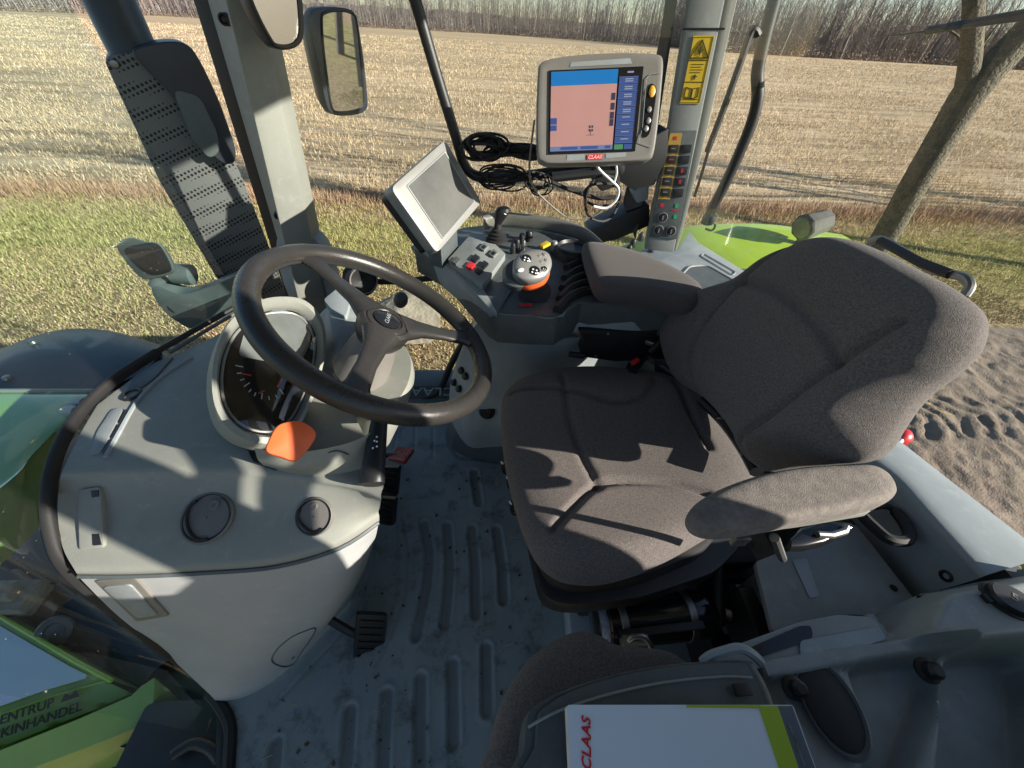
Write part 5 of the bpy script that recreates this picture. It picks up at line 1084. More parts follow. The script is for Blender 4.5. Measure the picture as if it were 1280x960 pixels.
mb = MB(); mb.loft([[bc+(q-bc)*s+Z1*h for q in bl] for s, h in ((.95, -.075), (1.0, -.06), (1.0, -.014), (.992, -.004), (.975, .001), (.93, .002), (.90, .0015), (.885, .009), (.5, .012), (.1, .012))]); obj('back_panel', mb, M['dkgrey'], ps, sharp=55)
rl = cr(PL([(660, 909), (700, 888), (760, 868), (830, 853), (900, 846), (940, 847)], z=.563), 5); mb = MB(); mb.tube(rl, .0014, 6); obj('ridge', mb, M['midgrey'], ps)
mb = MB(); mb.box(P(928, 862, z=.566), (.02, .012, .004)); obj('release_tab', mb, M['black'], ps, bevel=.001); settle(ps, V((.15, 0, .06)))
# booklet
bz = .598; bq_ = [P(*p, z=bz) for p in ((709, 881), (991, 881), (1040, 1015), (716, 1015))]
nb = thing('booklet', 'pale blue white booklet with lime stripe lying on the folded seat', 'booklet')
mb = MB(); mb.prism(soft_poly([q-Z1*.0015 for q in bq_], .002), (0, 0, -.0185)); obj('pages', mb, M['paperedge'], nb)
mb = MB(); mb.prism(soft_poly(bq_, .003), (0, 0, -.0012)); obj('cover', mb, M['paper'], nb)
def bp_(px, m, name, h=.0004):
    mb = MB(); mb.prism(PL(px, z=bz+h), (0, 0, h*.9)); return obj(name, mb, m, nb)
bp_([(948, 882.5), (972, 882.5), (1015, 1010), (990, 1010)], M['limeprint'], 'stripe'); bp_([(972, 882.5), (990, 882.5), (1037, 1010), (1015, 1010)], M['slate'], 'stripe'); bp_([(858, 881.5), (950, 881.5), (951, 885.5), (858, 884)], M['limeprint'], 'stripe', .0006)
for k in range(3): bp_([(985+k*5, 905+k*14), (987+k*5, 905+k*14), (997+k*5, 930+k*14), (995+k*5, 930+k*14)], M['bezel'], 'small_print', .0009)
tx = (P(733, 903, z=bz)-P(733.5, 956, z=bz)).normalized()
text('CLAAS', P(733.5, 929.5, z=bz+.0008), tx, Z1.cross(tx), .0128, M['clred'], nb, 'title_lettering', .0002, .25, space=1.05, bold=.0003); settle(nb, bq_[0])

# ---- left rear console
lc = thing('rear_console', 'grey moulded rear corner console with cup holder and bins', 'console')
base = PL([(948, 834), (1010, 800), (1060, 776), (1092, 770), (1113, 798), (1152, 748), (1300, 722), (1330, 1000), (1000, 1010), (975, 890)], z=.50)
gxx = np.arange(.30, .98, .0035); gyy = np.arange(-.16, .26, .0035); X, Y = np.meshgrid(gxx, gyy)
def sdf(px, z=.50, r=.012):
    q = soft_poly(PL(px, z=z), r) if r else PL(px, z=z); pts = [(p.x, p.y) for p in q]; d = seg_d(X, Y, pts+[pts[0]]); ins = np.zeros(X.shape, bool)
    for (x0, y0), (x1, y1) in zip(pts, pts[1:]+[pts[0]]):
        c_ = ((y0 > Y) != (y1 > Y)); ins ^= c_ & (X < (x1-x0)*(Y-y0)/(y1-y0+1e-12)+x0)
    return np.where(ins, -d, d)
def sm(d, w_): return np.clip(.5-d/w_, 0, 1)**2*(3-2*np.clip(.5-d/w_, 0, 1))
Zc = np.full(X.shape, .500)
Zc += .045*sm(sdf([(1118, 806), (1152, 750), (1300, 722), (1340, 800), (1200, 815)]), .02)
cq = [(p.x, p.y) for p in cr(PL([(952, 838), (1010, 827), (1080, 816), (1150, 808), (1190, 806)], z=.515), 4)]
Zc += .020*sm(seg_d(X, Y, cq)-.011, .008)
Zc -= .035*sm(sdf([(1064, 836), (1130, 824), (1170, 828), (1174, 862), (1160, 905), (1120, 1010), (1085, 1010), (1087, 905)]), .016)
Zc -= .050*sm(sdf([(1188, 826), (1214, 814), (1262, 813), (1305, 830), (1330, 1030), (1178, 1030), (1185, 900)], r=.03), .02)
Zc += .006*sm(sdf([(966, 848), (1050, 836), (1085, 905), (1062, 1010), (1006, 1010), (984, 900)]), .006)
mask = sdf([(948, 834), (1010, 800), (1060, 776), (1092, 770), (1113, 798), (1152, 746), (1310, 718), (1400, 1060), (1000, 1060), (975, 890)], r=0)
Zc = np.where(mask > .004, .30, Zc)
mb = MB(); nx = len(gxx); mb.v = list(map(tuple, np.stack([X, Y, Zc], -1).reshape(-1, 3))); keep = mask < .008
mb.f = [(j*nx+i, j*nx+i+1, (j+1)*nx+i+1, (j+1)*nx+i) for j in range(len(gyy)-1) for i in range(nx-1) if keep[j, i]]
obj('body', mb, M['midgrey'], lc, sharp=70)
q = P(1037, 880, z=.513); mb = MB(); mb.loft([[q+V((math.cos(a)*.034*s, math.sin(a)*.050*s, h)) for a in np.linspace(0, 2*math.pi, 33)[:-1]] for s, h in ((1.06, 0), (1.06, .004), (1.0, .005), (.96, .002), (.92, .001))]); ch_ = obj('cup_holder', mb, M['dkgrey'], lc, sharp=50)
mb = MB(); mb.loft([[q+V((math.cos(a)*.033*s, math.sin(a)*.048*s, h)) for a in np.linspace(0, 2*math.pi, 33)[:-1]] for s, h in ((.95, .002), (.9, .003))]); obj('cup_dark', mb, M['rubber'], ch_)
for u, v, r in ((992, 860, .009), (1158, 838, .010)):
    q = P(u, v, z=.515); mb = MB(); mb.lathe(q, V((-.1, -.2, 1)), [(r*1.5, 0), (r*1.5, .003), (r, .005), (r, .016), (r*.6, .02), (.0005, .02)], 16); obj('knob', mb, M['black'], lc)
q = P(1256, 752, z=.543); mb = MB(); mb.loft([oval(q+Z1*h, V((.8, -.6, 0)), V((.6, .8, 0)), .026*s, .021*s, 24, 2.2) for s, h in ((1.15, 0), (1.1, .004), (1, .005), (1, .012), (.9, .015), (.3, .016))]); cp_ = obj('socket_cap', mb, M['black'], lc, sharp=40)
text('5', q+Z1*.0163, V((.7, -.7, 0)), V((.7, .7, 0)), .018, M['bezel'], cp_, 'cap_mark', .0003)
mb = MB(); mb.box(P(1236, 748, z=.548), (.014, .012, .008)); obj('cap_hinge', mb, M['black'], cp_, bevel=.002)
settle(lc, P(1100, 860, z=.15))
# storage box with slot and arch handle
sb = thing('storage_box', 'grey storage box with black slot and arched handle behind the seat', 'box')
bxp = PL([(868, 836), (920, 806), (1000, 777), (1048, 768), (1090, 771), (1112, 798), (1080, 812), (960, 832), (920, 845)], z=.515); mb = MB(); mb.prism(soft_poly(bxp, .01), (0, 0, -.4)); obj('body', mb, M['grey'], sb, bevel=.008)
mb = MB(); mb.prism(soft_poly(PL([(930, 813), (998, 783), (1013, 782), (1016, 797), (1003, 804), (950, 822)], z=.5155), .006), (0, 0, .0015)); obj('slot', mb, M['gloss'], sb)
ah = [P(u, v, z=z) for u, v, z in ((870, 838, .52), (885, 820, .545), (925, 808, .555), (945, 820, .55), (958, 838, .53))]; mb = MB(); mb.tube(soft_poly(ah, .012)[5:-5], .006, 8); obj('handle', mb, M['bluegrey'], sb)
mb = MB(); mb.prism(soft_poly(PL([(1000, 801), (1098, 783), (1108, 798), (1080, 808), (1000, 820)], z=.517), .006), (0, 0, .001)); obj('front_facet', mb, M['bluegrey'], sb); settle(sb, P(980, 800, z=.1))
# grey steel cover plate
cv = thing('cover_plate', 'flat grey cover plate with small bolt hole beside the seat', 'plate')
cpx = [(944, 702), (975, 690), (1030, 683), (1042, 658), (1070, 655), (1146, 752), (1148, 768), (1113, 794), (1092, 770), (1062, 768), (1044, 776), (992, 784), (966, 790)]
mb = MB(); mb.prism(soft_poly(PL(cpx, z=.41), .008), (0, 0, -.012)); obj('plate', mb, M['grey'], cv, bevel=.002)
mb = MB(); mb.lathe(P(1117, 735, z=.411), Z1, [(.006, 0), (.006, .0012), (.0005, .0013)], 16); obj('hole', mb, M['gloss'], cv)
mb = MB(); mb.prism(soft_poly(PL([(990, 700), (1008, 698), (1024, 745), (1012, 748)], z=.411), .003), (0, 0, .0012)); obj('crease', mb, M['bluegrey'], cv)
mb = MB(); mb.box((.62, .24, .2), (.22, .06, .36)); obj('support', mb, M['dkgrey'], cv, bevel=.01); settle(cv, V((.62, .24, .02)))
mb = MB(); mb.box((.50, .30, .10), (.05, .25, .16)); mb.box((.50, .2, .3), (.04, .1, .1)); mb.tube([(.44, .2, .3), (.47, .3, .33), (.5, .35, .3)], .012, 8); tag(obj('seat_linkage', mb, M['black'], bevel=.006), 'black linkage parts in the gap between seat and cover plate', 'linkage')
lv = thing('lever_handle', 'black lever with worn grey tip under the near armrest', 'lever')
mb = MB(); mb.loft([oval(P(u, v, z=.47), V((.4, .9, 0)), Z1, a, .012, 14, 2.2) for u, v, a in ((985, 682, .010), (1000, 674, .024), (1025, 667, .026), (1045, 662, .018), (1060, 660, .008))]); obj('grip', mb, M['gloss'], lv)
mb = MB(); mb.tube(PL([(1022, 668), (1040, 669), (1056, 664), (1058, 658)], z=.487), .006, 8); obj('tip', mb, M['steel'], lv); settle(lv, P(985, 682, z=.46))
# rear sill under the window
rs_ = thing('rear_sill', 'blue grey rear sill panel with bolt below the back window', 'sill')
sr = densify([[P(u, v, z=.500) for u, v in ((1045, 490), (1132, 557), (1205, 614), (1300, 688))], [P(u, v, z=.506) for u, v in ((1040, 500), (1124, 562), (1195, 622), (1292, 700))], [P(u, v, z=.504) for u, v in ((1030, 525), (1110, 582), (1165, 640), (1236, 718))],
              [P(u, v, z=.48) for u, v in ((1020, 545), (1098, 598), (1150, 655), (1215, 726))], [P(u, v, z=.40) for u, v in ((1005, 575), (1072, 632), (1118, 690), (1160, 742))], [P(u, v, z=.36) for u, v in ((995, 590), (1060, 645), (1104, 700), (1142, 748))]])
mb = MB(); mb.grid(sr); rso = obj('panel', mb, M['bluegrey'], rs_, sharp=60); B_rs = bvh(rso)
p, n = hit(B_rs, 1183, 720); mb = MB(); mb.lathe(p-n*.002, n, [(.010, 0), (.010, .004), (.006, .005), (.005, .002), (.0005, .002)], 16); obj('bolt', mb, M['black'], rs_)
mb = MB(); mb.tube(cr([p+V((0, 0, .003)) for p in PL([(1148, 749), (1180, 742), (1230, 731), (1290, 724)], z=.50)], 4), .005, 6); obj('joint', mb, M['black'], rs_)
mb = MB(); mb.prism([V((.89, -.14, -.05)), V((.89, 1.1, -.05)), V((.895, 1.1, .49)), V((.895, -.14, .49))], (-.03, 0, 0)); obj('rear_wall', mb, M['dkgrey'], rs_)
settle(rs_, V((.9, .4, 0)))
lp_ = cr(PL([(1078, 642), (1092, 634), (1112, 634), (1128, 650), (1137, 668), (1131, 676), (1112, 674), (1094, 660)], z=.47), 5, True); mb = MB(); mb.tube(lp_, [.006 if i < 12 else .010 for i in range(len(lp_))], 8, closed=True)
tag(obj('pull_loop', mb, M['rubber']), 'worn black rubber pull loop on the sill beside the armrest', 'loop')
# ================================================================== THE TRACTOR OUTSIDE THE CAB, AND THE GLASS
# ---- windscreen with its rubber seal
sealp = [P(u, v, z=z) for u, v, z in ((196, 441, .6), (150, 470, .6), (112, 503, .6), (84, 540, .6), (67, 580, .6), (60, 625, .59), (65, 672, .553), (86, 717, .50), (148, 769, .36), (208, 818, .18), (258, 854, .04), (283, 890, -.03), (288, 930, -.04), (283, 990, -.04))]
sealc = cr(sealp, 5); mb = MB(); mb.loft([[p+V((a*.8, a*.3, b)) for a, b in rounded(.017, .020, .007, 3)] for p in sealc]); 
ws = thing('windscreen', 'tinted curved windscreen wrapping the front console in a black rubber seal', 'windscreen')
obj('seal', mb, M['rubber'], ws, sharp=60)
gl0 = [P(306, 378, z=.6), P(250, 411, z=.6)]+sealc[:-6]
gl0 = [p+V((-.012, 0, 0)) for p in gl0]
def up_to(p, h): 
    k = (h-p.z)/1.6; return V((p.x-.05*k-.05*k*(1-k), p.y, h))
mb = MB(); mb.grid([[up_to(p, p.z+(1.62-p.z)*t) for p in gl0] for t in (0, .1, .25, .5, .75, 1)]); obj('pane', mb, M['windscreen'], ws)
mb = MB(); mb.tube([P(193, 441, z=.60), P(246, 411, z=.60), P(300, 380, z=.6)], .006, 8); obj('edge_trim', mb, M['black'], ws)
mb = MB(); mb.tube([P(212, 441, z=.60), P(256, 414, z=.60), P(306, 385, z=.6)], .004, 8); obj('edge_trim', mb, M['teal'], ws)
settle(ws, P(60, 625, z=.58))
mb = MB(); mb.prism([(-.50, 1.150, .075), (.20, 1.150, .075), (.20, 1.150, .56), (.52, 1.150, .56), (.44, 1.150, 1.62), (-.52, 1.150, 1.62)], (0, .004, 0)); tag(obj('side_window', mb, M['glass']), 'large clear side window pane behind the monitor and cables', 'window')
qc = cr([V(p) for p in ((.57, 1.18, .56), (.75, 1.30, .56), (.93, 1.40, .54), (1.0, 1.33, .52), (1.015, 1.0, .50), (1.015, .5, .50), (1.0, .07, .50))], 5)
mb = MB(); mb.grid([[V((p.x-.05*t, p.y, p.z+(1.62-p.z)*t)) for p in qc] for t in (0, .5, 1)]); tag(obj('rear_window', mb, M['glass']), 'curved dusty rear window glass behind the driver seat', 'window')

mb = MB(); mb.tube(cr([P(262, 866, z=.0), P(274, 880, z=.004), P(287, 905, z=.004), P(287, 940, z=.004), P(283, 1000, z=.004)], 5), .012, 8); tag(obj('sill_strip', mb, M['rubber']), 'black rubber strip edging the floor mat at the doorway', 'strip')
# ---- exhaust stack
pe0 = V((-.90, 1.38, 0)); pen = V((.55, -.83, 0)).normalized(); away = -pen
def ep(px, h=0): return [P(u, v, pl=(pe0+pen*h, pen)) for u, v in px]
ex_ = thing('exhaust_stack', 'dark exhaust stack with perforated guard beyond the windscreen', 'exhaust')
m = mat('perforated_guard', (.07, .078, .078), .5, metal=.3); nt = m.node_tree; b = nt.nodes['Principled BSDF']; tc = nt.nodes.new('ShaderNodeTexCoord'); vo = nt.nodes.new('ShaderNodeTexVoronoi'); vo.inputs['Scale'].default_value = 85; vo.inputs['Randomness'].default_value = .0
mpn = nt.nodes.new('ShaderNodeMapping'); mpn.inputs['Rotation'].default_value = (0, .4, .98); nt.links.new(tc.outputs['Object'], mpn.inputs[0]); nt.links.new(mpn.outputs[0], vo.inputs['Vector']); mr = nt.nodes.new('ShaderNodeMapRange'); mr.inputs[1].default_value = .30; mr.inputs[2].default_value = .36; nt.links.new(vo.outputs['Distance'], mr.inputs[0])
mx = nt.nodes.new('ShaderNodeMix'); mx.data_type = 'RGBA'; mx.inputs[6].default_value = (.006, .006, .006, 1); mx.inputs[7].default_value = (.15, .158, .158, 1); nt.links.new(mr.outputs[0], mx.inputs[0]); nt.links.new(mx.outputs[2], b.inputs['Base Color'])  # metal tone lightened to carry the windscreen's reflection
mb = MB(); mb.prism(soft_poly(ep([(128, 71), (200, 60), (248, 120), (300, 215), (338, 312), (362, 380), (330, 470), (300, 410), (279, 361), (200, 228)]), .02), away*.16); obj('guard', mb, m, ex_, bevel=.012)
mb = MB(); mb.prism(soft_poly(ep([(160, 62), (204, 51), (236, 53), (254, 82), (276, 130), (296, 188), (294, 206), (276, 205), (252, 180), (215, 118), (178, 82)], .05), .03), away*.14); obj('heat_shield', mb, M['mudguard'], ex_, bevel=.02, segs=3)
mb = MB(); mb.prism(soft_poly(ep([(215, 110), (250, 120), (272, 165), (276, 190), (262, 200), (238, 172)], .055), .02), away*.03); obj('shield_panel', mb, M['teal'], ex_, bevel=.006)
pc0, pc1 = ep([(166, 62)], -.09)[0], ep([(150, 0)], -.09)[0]; ax2 = pc0.copy()
mb = MB(); mb.lathe(V((pc0.x, pc0.y, .55)), Z1, [(.068, 0), (.068, .45), (.058, .47), (.055, 1.25), (.058, 1.3)], 28); obj('pipe', mb, M['darkpipe'], ex_)
q = ep([(143, 80)], .002)[0]; mb = MB(); mb.lathe(q, pen, [(.010, 0), (.008, .005), (.0005, .006)], 12); obj('bolt', mb, M['steel'], ex_)
settle(ex_, V((pc0.x, pc0.y, .3)))

# ---- mirrors
def mirror(name, label, outl, glass, y, n, depth, hs):
    t = thing(name, label, 'mirror', 'right hand side mirrors'); n = V(n).normalized(); c = P(*hs, y=y); o1 = cr([P(u, v, pl=(c, n)) for u, v in outl], 4, True); cc = sum(o1, V((0, 0, 0)))/len(o1)
    mb = MB(); mb.loft([[cc+(q-cc)*s+n*h for q in o1] for s, h in ((.55, -depth), (.85, -depth*.75), (1, -depth*.3), (1, .004), (.97, .006))]); obj('housing', mb, M['mudguard'], t, sharp=45)
    g = cr([P(u, v, pl=(c+n*.0065, n)) for u, v in glass], 4, True); mb = MB(); mb.prism(g, n*.0015); obj('mirror_glass', mb, M['mirror'], t); mb = MB(); mb.tube([q+n*.001 for q in g], .0035, 6, closed=True); obj('glass_rim', mb, M['black'], t)
    settle(t, cc-n*depth); return t, cc
mt, mc1 = mirror('side_mirror', 'tall rectangular side mirror reflecting green verge', [(386, 30), (389, 14), (400, 9), (430, 10), (443, 18), (449, 45), (454, 80), (458, 120), (457, 136), (444, 143), (420, 144), (409, 136), (402, 110), (393, 70)],
    [(402, 24), (406, 16), (420, 13), (436, 15), (445, 25), (450, 70), (454, 115), (453, 132), (444, 138), (422, 140), (414, 132), (409, 100), (404, 60)], 1.60, (.84, -.53, -.055), .07, (428, 75))
mb = MB(); mb.tube(cr(PL([(372, -60), (382, 0), (390, 40), (394, 62)], y=1.64), 4), .016, 10); obj('arm', mb, M['black'], mt)
mt2, mc2 = mirror('wide_angle_mirror', 'smaller rounded mirror at the top of the front pillar', [(296, -60), (306, -10), (318, 22), (332, 48), (342, 60), (358, 62), (372, 56), (378, 42), (377, 10), (372, -30), (360, -70)],
    [(302, -55), (311, -8), (323, 22), (336, 46), (344, 56), (358, 58), (369, 53), (374, 41), (373, 10), (368, -28), (358, -62)], .97, (.80, -.60, -.015), .05, (345, 20))
# ---- lamp on its bracket beyond the windscreen
YB = 1.15
sp_ = thing('side_lamp', 'grey hooded lamp on a curved bracket outside the windscreen', 'lamp')
sh = cr(PL([(146, 308), (155, 299), (167, 297), (182, 302), (198, 304), (208, 316), (217, 335), (212, 342), (191, 348), (178, 348), (164, 335), (155, 324)], y=YB), 4, True); sc = sum(sh, V((0, 0, 0)))/len(sh); nv = V((.35, -.8, .45)).normalized()
mb = MB(); mb.loft([[sc+(q-sc)*s+nv*h for q in sh] for s, h in ((.5, -.08), (.85, -.055), (1, -.015), (1, 0), (.95, .003))]); obj('shell', mb, M['teal'], sp_, sharp=50)
gg = cr(PL([(157, 313), (178, 305), (197, 305), (207, 317), (215, 335), (210, 341), (192, 344), (175, 335)], y=YB), 4, True); gc = sum(gg, V((0, 0, 0)))/len(gg); mb = MB(); mb.loft([[gc+(q-gc)*s+nv*h for q in gg] for s, h in ((1, .001), (1, .006), (.7, .012), (.2, .014))]); obj('lens', mb, M['gloss'], sp_)
mb = MB(); mb.lathe(P(216, 342, y=YB+.04), V((1, .1, -.1)), [(.030, 0), (.032, .03), (.032, .055), (.022, .06)], 20); obj('connector', mb, M['teal'], sp_)
mb = MB(); mb.prism(soft_poly(PL([(187, 356), (203, 359), (222, 368), (240, 366), (275, 353), (308, 338), (310, 385), (257, 408), (236, 412), (208, 394), (192, 373)], y=YB), .02), (0, .05, 0)); obj('bracket', mb, M['teal'], sp_, bevel=.008)
mb = MB(); mb.prism(soft_poly(PL([(209, 382), (216, 388), (219, 392), (211, 387)], y=YB-.001), .003), (0, -.001, 0)); obj('slot', mb, M['black'], sp_)
mb = MB(); mb.tube([P(196, 358, y=YB+.02), P(200, 346, y=YB+.03)], .022, 12); obj('neck', mb, M['teal'], sp_); settle(sp_, P(255, 400, y=YB+.02))
# ---- front mudguard and bonnet
mr_ = densify([[P(u, v, z=.22) for u, v in ((-160, 470), (-60, 452), (0, 436), (42, 420), (88, 411), (140, 414), (200, 431))], [P(u, v, z=.25) for u, v in ((-160, 480), (-60, 466), (0, 452), (50, 438), (92, 432), (140, 434), (198, 446))], [P(u, v, z=.24) for u, v in ((-160, 500), (-60, 496), (0, 494), (50, 492), (95, 490), (130, 485), (170, 470))]])
mg = thing('front_mudguard', 'dark blue black front mudguard seen past the bonnet', 'mudguard')
mb = MB(); mb.grid(mr_); mb.grid([[p+V((0, 0, -.02)) for p in r] for r in mr_]); mb.grid([mr_[0], [p+V((0, .02, -.05)) for p in mr_[0]]]); obj('guard', mb, M['mudguard'], mg, sharp=50)
for u, v in ((40, 427), (8, 472)):
    p = P(u, v, z=.25); mb = MB(); mb.lathe(p-Z1*.004, Z1, [(.012, 0), (.010, .008), (.0005, .009)], 12); obj('bolt', mb, M['steel'], mg)
mb = MB(); wcx = V((-1.75, 1.25, GZ+.62)); prof = [(.34, -.2), (.50, -.22), (.60, -.20), (.625, -.12), (.625, .12), (.60, .2), (.5, .22), (.34, .2)]; mb.lathe(wcx, V((0, 1, 0)), prof, 40); ty = obj('tyre', mb, M['rubber'], mg, sharp=40); settle(mg, V((-1.75, 1.25, .2)))
bo_ = thing('bonnet', 'lime green tractor bonnet seen through the windscreen', 'bonnet')
gr = densify([[P(u, v, z=.43) for u, v in ((126, 487), (60, 487), (0, 487), (-160, 487))], [P(u, v, z=.452) for u, v in ((122, 492), (58, 493), (0, 494), (-160, 498))], [P(u, v, z=.456) for u, v in ((104, 506), (50, 520), (0, 535), (-170, 560))],
              [P(u, v, z=.452) for u, v in ((76, 535), (42, 565), (10, 598), (-170, 720))], [P(u, v, z=.43) for u, v in ((70, 545), (38, 580), (4, 615), (-170, 740))], [P(u, v, z=.20) for u, v in ((66, 640), (40, 668), (0, 706), (-120, 800))]])
mb = MB(); mb.grid(gr); obj('hood', mb, M['bonnetgreen'], bo_, sharp=60)
mb = MB(); mb.tube([P(118, 489, z=.45), P(0, 489, z=.45), P(-160, 490, z=.45)], .006, 6); obj('edge_strip', mb, M['dash'], bo_)
for u, v in ((100, 503), (90, 514)):
    mb = MB(); mb.lathe(P(u, v, z=.46), V((1, -.3, .3)), [(.012, -.02), (.014, 0), (.010, .02), (.0005, .022)], 12); obj('washer_jet', mb, M['bluegrey'], bo_)
settle(bo_, V((-1.3, .56, 0)))
# ---- machinery beside the front axle
dk = thing('axle_machinery', 'dark castings and pipes below the windscreen corner', 'machinery')
mb = MB(); mb.box(P(60, 740, z=-.50), (1.5, .5, .3)); mb.box((-1.05, .42, -.62), (.9, .75, .5)); obj('casting', mb, M['darkpipe'], dk, bevel=.03)
for a, b_, z, r, m_ in (((10, 722), (48, 752), -.25, .03, 'teal'), ((0, 700), (60, 735), -.3, .02, 'black'), ((30, 745), (95, 800), -.33, .035, 'darkpipe'), ((90, 760), (200, 845), -.32, .045, 'mudguard'), ((70, 735), (160, 805), -.35, .02, 'black')):
    mb = MB(); mb.tube([P(*a, z=z), P(*b_, z=z-.03)], r, 12); obj('pipe', mb, M[m_], dk)
c = P(72, 787, z=-.22); mb = MB(); mb.lathe(c, V((.4, -.5, .7)), [(.034, 0), (.042, .014), (.038, .02), (.024, .022), (.02, .015), (.001, .014)], 24, cap=False); obj('cap', mb, M['darkpipe'], dk)
mb = MB(); mb.box(P(16, 748, z=-.2), (.14, .09, .06)); mb.box(P(10, 742, z=-.16), (.05, .04, .04)); obj('block', mb, M['stone'], dk, bevel=.012)
mb = MB(); mb.box(P(250, 930, z=-.32), (.25, .16, .2)); mb.tube(cr(PL([(215, 945), (240, 930), (262, 935), (275, 950)], z=-.2), 4), .014, 8); obj('step_bracket', mb, M['black'], dk, bevel=.01)
settle(dk, V((-1.1, .4, -.8)))
# ---- green tank panel and step block
ft = thing('tank_panel', 'green side panel with painted sky reflection and dealer lettering', 'panel')
r1 = [P(u, v, z=-.20) for u, v in ((-70, 728), (0, 770), (50, 800), (97, 828), (140, 851))]; r2 = [P(u, v, z=-.205) for u, v in ((-70, 735), (0, 779), (48, 808), (90, 833), (134, 852))]
r3 = [P(u, v, z=-.215) for u, v in ((-70, 914), (0, 890), (60, 870), (112, 852), (136, 853))]; r4 = [P(u, v, z=-.245) for u, v in ((-70, 960), (0, 934), (70, 906), (130, 882), (164, 866))]
mb = MB(); mb.grid(densify([r1, r2, r3, r4])); mb.grid([r4, [p-Z1*.3 for p in r4]]); mb.grid([r1, [p-Z1*.3 for p in r1]]); obj('shell', mb, M['greendk'], ft, sharp=50)
mb = MB(); mb.loft([[p+V((a*.3, a, b)) for a, b in rounded(.010, .010, .004, 2)] for p in r1]); obj('rim', mb, M['green'], ft, sharp=60)
wpn = mat('sky_reflection_top', (.55, .62, .66), .12, coat=.6); wq = [P(u, v, z=-.204) for u, v in ((-66, 742), (0, 782), (48, 810), (88, 833), (110, 844), (108, 848), (60, 862), (0, 883), (-66, 905))]  # pale plate colour holds the sky's reflection on the green panel
mb = MB(); mb.prism([p+Z1*.004 for p in wq], -Z1*.004); obj('sky_reflection_plate', mb, wpn, ft)
mb = MB(); mb.tube([P(u, v, z=-.212) for u, v in ((0, 894), (60, 872), (136, 850))], .0025, 6); obj('crease', mb, M['limeprint'], ft)
def qf(u, v): return P(u, v, z=-.222)
tx_ = (qf(88, 876)-qf(20, 899)).normalized(); nn = plane3(qf(0, 890), r3[3], r4[2])[1]; ty_ = nn.cross(tx_); ty_ = ty_ if ty_.y > 0 or ty_.z > 0 else -ty_
tc0 = qf(46, 894)+nn*.012
text('ENTRUP', tc0+ty_*.016-tx_*.012, tx_, ty_, .029, M['ink'], ft, 'dealer_lettering', .0005, bold=.0006)
text('MASKINHANDEL', tc0-ty_*.014-tx_*.006, tx_, ty_, .029, M['ink'], ft, 'dealer_lettering', .0005, bold=.0006)
mb = MB(); q0 = tc0+ty_*.010+tx_*.075; mb.add([q0-tx_*.02, q0+tx_*.02, q0+tx_*.012+ty_*.018, q0+ty_*.010, q0-tx_*.012+ty_*.018], [(0, 1, 2, 3, 4)]); obj('dealer_mark', mb, M['ink'], ft)
settle(ft, V((-1.1, .25, -.5)))
sk_ = thing('step_block', 'green moulded step block below the side panel lettering', 'step')
mb = MB(); tA = [P(u, v, z=-.20) for u, v in ((-70, 966), (0, 938), (100, 898), (164, 870), (176, 858), (193, 847))]; tB = [P(u, v, z=-.235) for u, v in ((-70, 1010), (10, 972), (110, 934), (165, 912), (178, 906), (190, 901))]; tC = [P(u, v, z=-.36) for u, v in ((0, 1010), (80, 985), (130, 962), (200, 935), (220, 927), (240, 918))]
mb.grid([[p-Z1*.25 for p in tA], tA, tB, tC, [p-Z1*.15 for p in tC]]); ef = [tA[-1], P(211, 862, z=-.25), P(252, 906, z=-.34), tC[-1], tB[-1]]; mb.add(ef, [(0, 1, 2, 3, 4)]); obj('body', mb, M['greendk'], sk_, sharp=30)
mb = MB(); mb.prism(soft_poly([P(u, v, z=-.285) for u, v in ((143, 931), (156, 926), (195, 931), (174, 940))], .01), (0, 0, .003)); obj('recess', mb, M['black'], sk_); settle(sk_, V((-.95, .15, -.5)))

# ---- rear right fender, work lamp, grab handle, wipers
rf = thing('rear_fender', 'lime green rear fender outside the right rear window', 'fender')
rws = [[V((x, y, z+dz-.035)) for x, z in ((.60, .44), (.75, .50), (.95, .545), (1.25, .555), (1.6, .52))] for y, dz in ((1.22, -.06), (1.26, -.01), (1.45, 0), (1.62, .01), (1.68, 0), (1.70, -.05))]
dn_ = densify(rws); und = [[p+V((0, 0, -.05)) for p in r] for r in dn_]; mb = MB(); mb.grid(dn_); mb.grid(und)
for a_, b_ in ((dn_[0], und[0]), (dn_[-1], und[-1]), ([r[0] for r in dn_], [r[0] for r in und]), ([r[-1] for r in dn_], [r[-1] for r in und])): mb.grid([a_, b_])
obj('shell', mb, M['green'], rf, sharp=60)
mb = MB(); mb.lathe(V((1.45, 1.62, GZ+.9)), V((0, 1, 0)), [(.45, -.28), (.75, -.32), (.87, -.27), (.90, -.15), (.90, .15), (.87, .27), (.75, .3), (.45, .28)], 48); obj('tyre', mb, M['rubber'], rf, sharp=40); settle(rf, V((1.4, 1.45, .1)))
wl = thing('work_lamp', 'grey octagonal work lamp standing on the lime rear fender', 'lamp')
lc0 = P(1002, 285, y=1.46); la = V((.90, .30, .14)).normalized()
mb = MB(); mb.lathe(lc0, la, [(.030, -.004), (.046, 0), (.050, .008), (.050, .03), (.045, .075), (.045, .115), (.03, .125)], 8); obj('housing', mb, M['lampgrey'], wl, bevel=.004, sharp=20)
mb = MB(); mb.lathe(lc0-la*.004, la, [(.001, -.002), (.034, -.001), (.038, .003)], 28, cap=False); obj('lens', mb, M['bezel'], wl)
mb = MB(); mb.tube([lc0+la*.05, lc0+la*.05-Z1*.12], .022, 10); obj('stem', mb, M['lampgrey'], wl); settle(wl, lc0+la*.05-Z1*.12)
gh = thing('grab_bar', 'bent black grab handle outside the rear side window', 'handle')
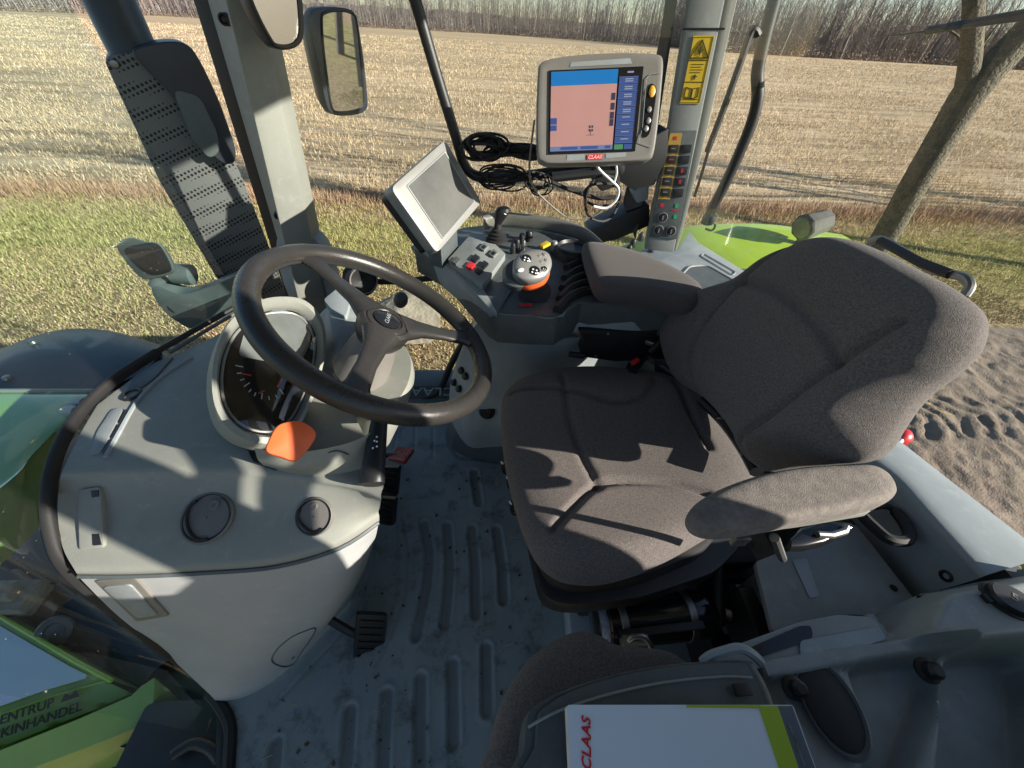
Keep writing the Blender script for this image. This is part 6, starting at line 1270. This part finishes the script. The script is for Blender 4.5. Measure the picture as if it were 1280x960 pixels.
mb = MB(); mb.tube(cr(PL([(985, -60), (968, 0), (955, 50), (947, 90), (947, 122), (938, 158), (914, 214), (892, 258), (881, 280)], y=1.33), 5), .0165, 12); obj('tube', mb, M['black'], gh)
mb = MB(); mb.lathe(P(887, 272, y=1.33), (P(881, 281, y=1.33)-P(892, 258, y=1.33)).normalized(), [(.021, -.01), (.023, 0), (.023, .012), (.018, .02)], 18); obj('foot', mb, M['darkpipe'], gh); mb = MB(); mb.tube(cr(PL([(888, 274), (894, 281), (890, 288), (882, 286)], y=1.35), 4), .004, 6); obj('clip', mb, M['black'], gh); settle(gh, P(881, 282, y=1.33))
wa = thing('side_wiper', 'thin black wiper arm beside the grab handle', 'wiper')
mb = MB(); mb.tube(cr(PL([(948, 44), (944, 37), (938, 42), (925, 80), (905, 135), (884, 190)], y=1.26), 4), .009, 8); obj('arm', mb, M['black'], wa); mb = MB(); mb.tube(PL([(890, 172), (878, 215), (868, 246)], y=1.25), .0045, 6); obj('rod', mb, M['black'], wa); settle(wa, P(868, 246, y=1.25))
rw_ = thing('rear_wiper', 'black rear wiper blade across the upper right window', 'wiper')
w0 = [P(u, v, x=1.02) for u, v in ((1075, 48), (1130, 42), (1200, 31), (1300, 14))]; w1 = [P(u, v, x=1.02) for u, v in ((1300, 23), (1200, 36), (1130, 43.5))]
mb = MB(); mb.prism(w0+w1, (.006, 0, 0)); obj('blade', mb, M['black'], rw_); mb = MB(); mb.tube([P(1160, 38, x=1.05), P(1310, 12, x=1.06)], .008, 8); obj('arm', mb, M['black'], rw_); settle(rw_, P(1300, 20, x=1.03))
mb = MB(); mb.prism(PL([(1176, 606), (1205, 632), (1300, 704), (1300, 684), (1230, 642)], z=.42), (0, 0, -.03)); tag(obj('lime_trim', mb, M['green']), 'thin lime green edge just outside the rear sill', 'trim')
rl_ = thing('rear_reflector', 'small red and silver lamp outside behind the seat back', 'lamp')
q = P(1124, 548, x=1.04); mb = MB(); mb.lathe(q, V((.8, .4, .2)), [(.012, -.012), (.020, 0), (.020, .018), (.012, .03)], 18); obj('lens', mb, M['red'], rl_); mb = MB(); mb.lathe(q-V((.8, .4, .2))*.012, V((.8, .4, .2)), [(.010, -.016), (.014, -.006), (.014, .004)], 18); obj('socket', mb, M['chrome'], rl_); settle(rl_, q)
mb = MB(); mb.tube([P(1112, 560, x=.99), P(1132, 520, x=.99)], .008, 8); tag(obj('rear_strut', mb, M['black']), 'black gas strut just outside the rear glass behind the backrest', 'strut')
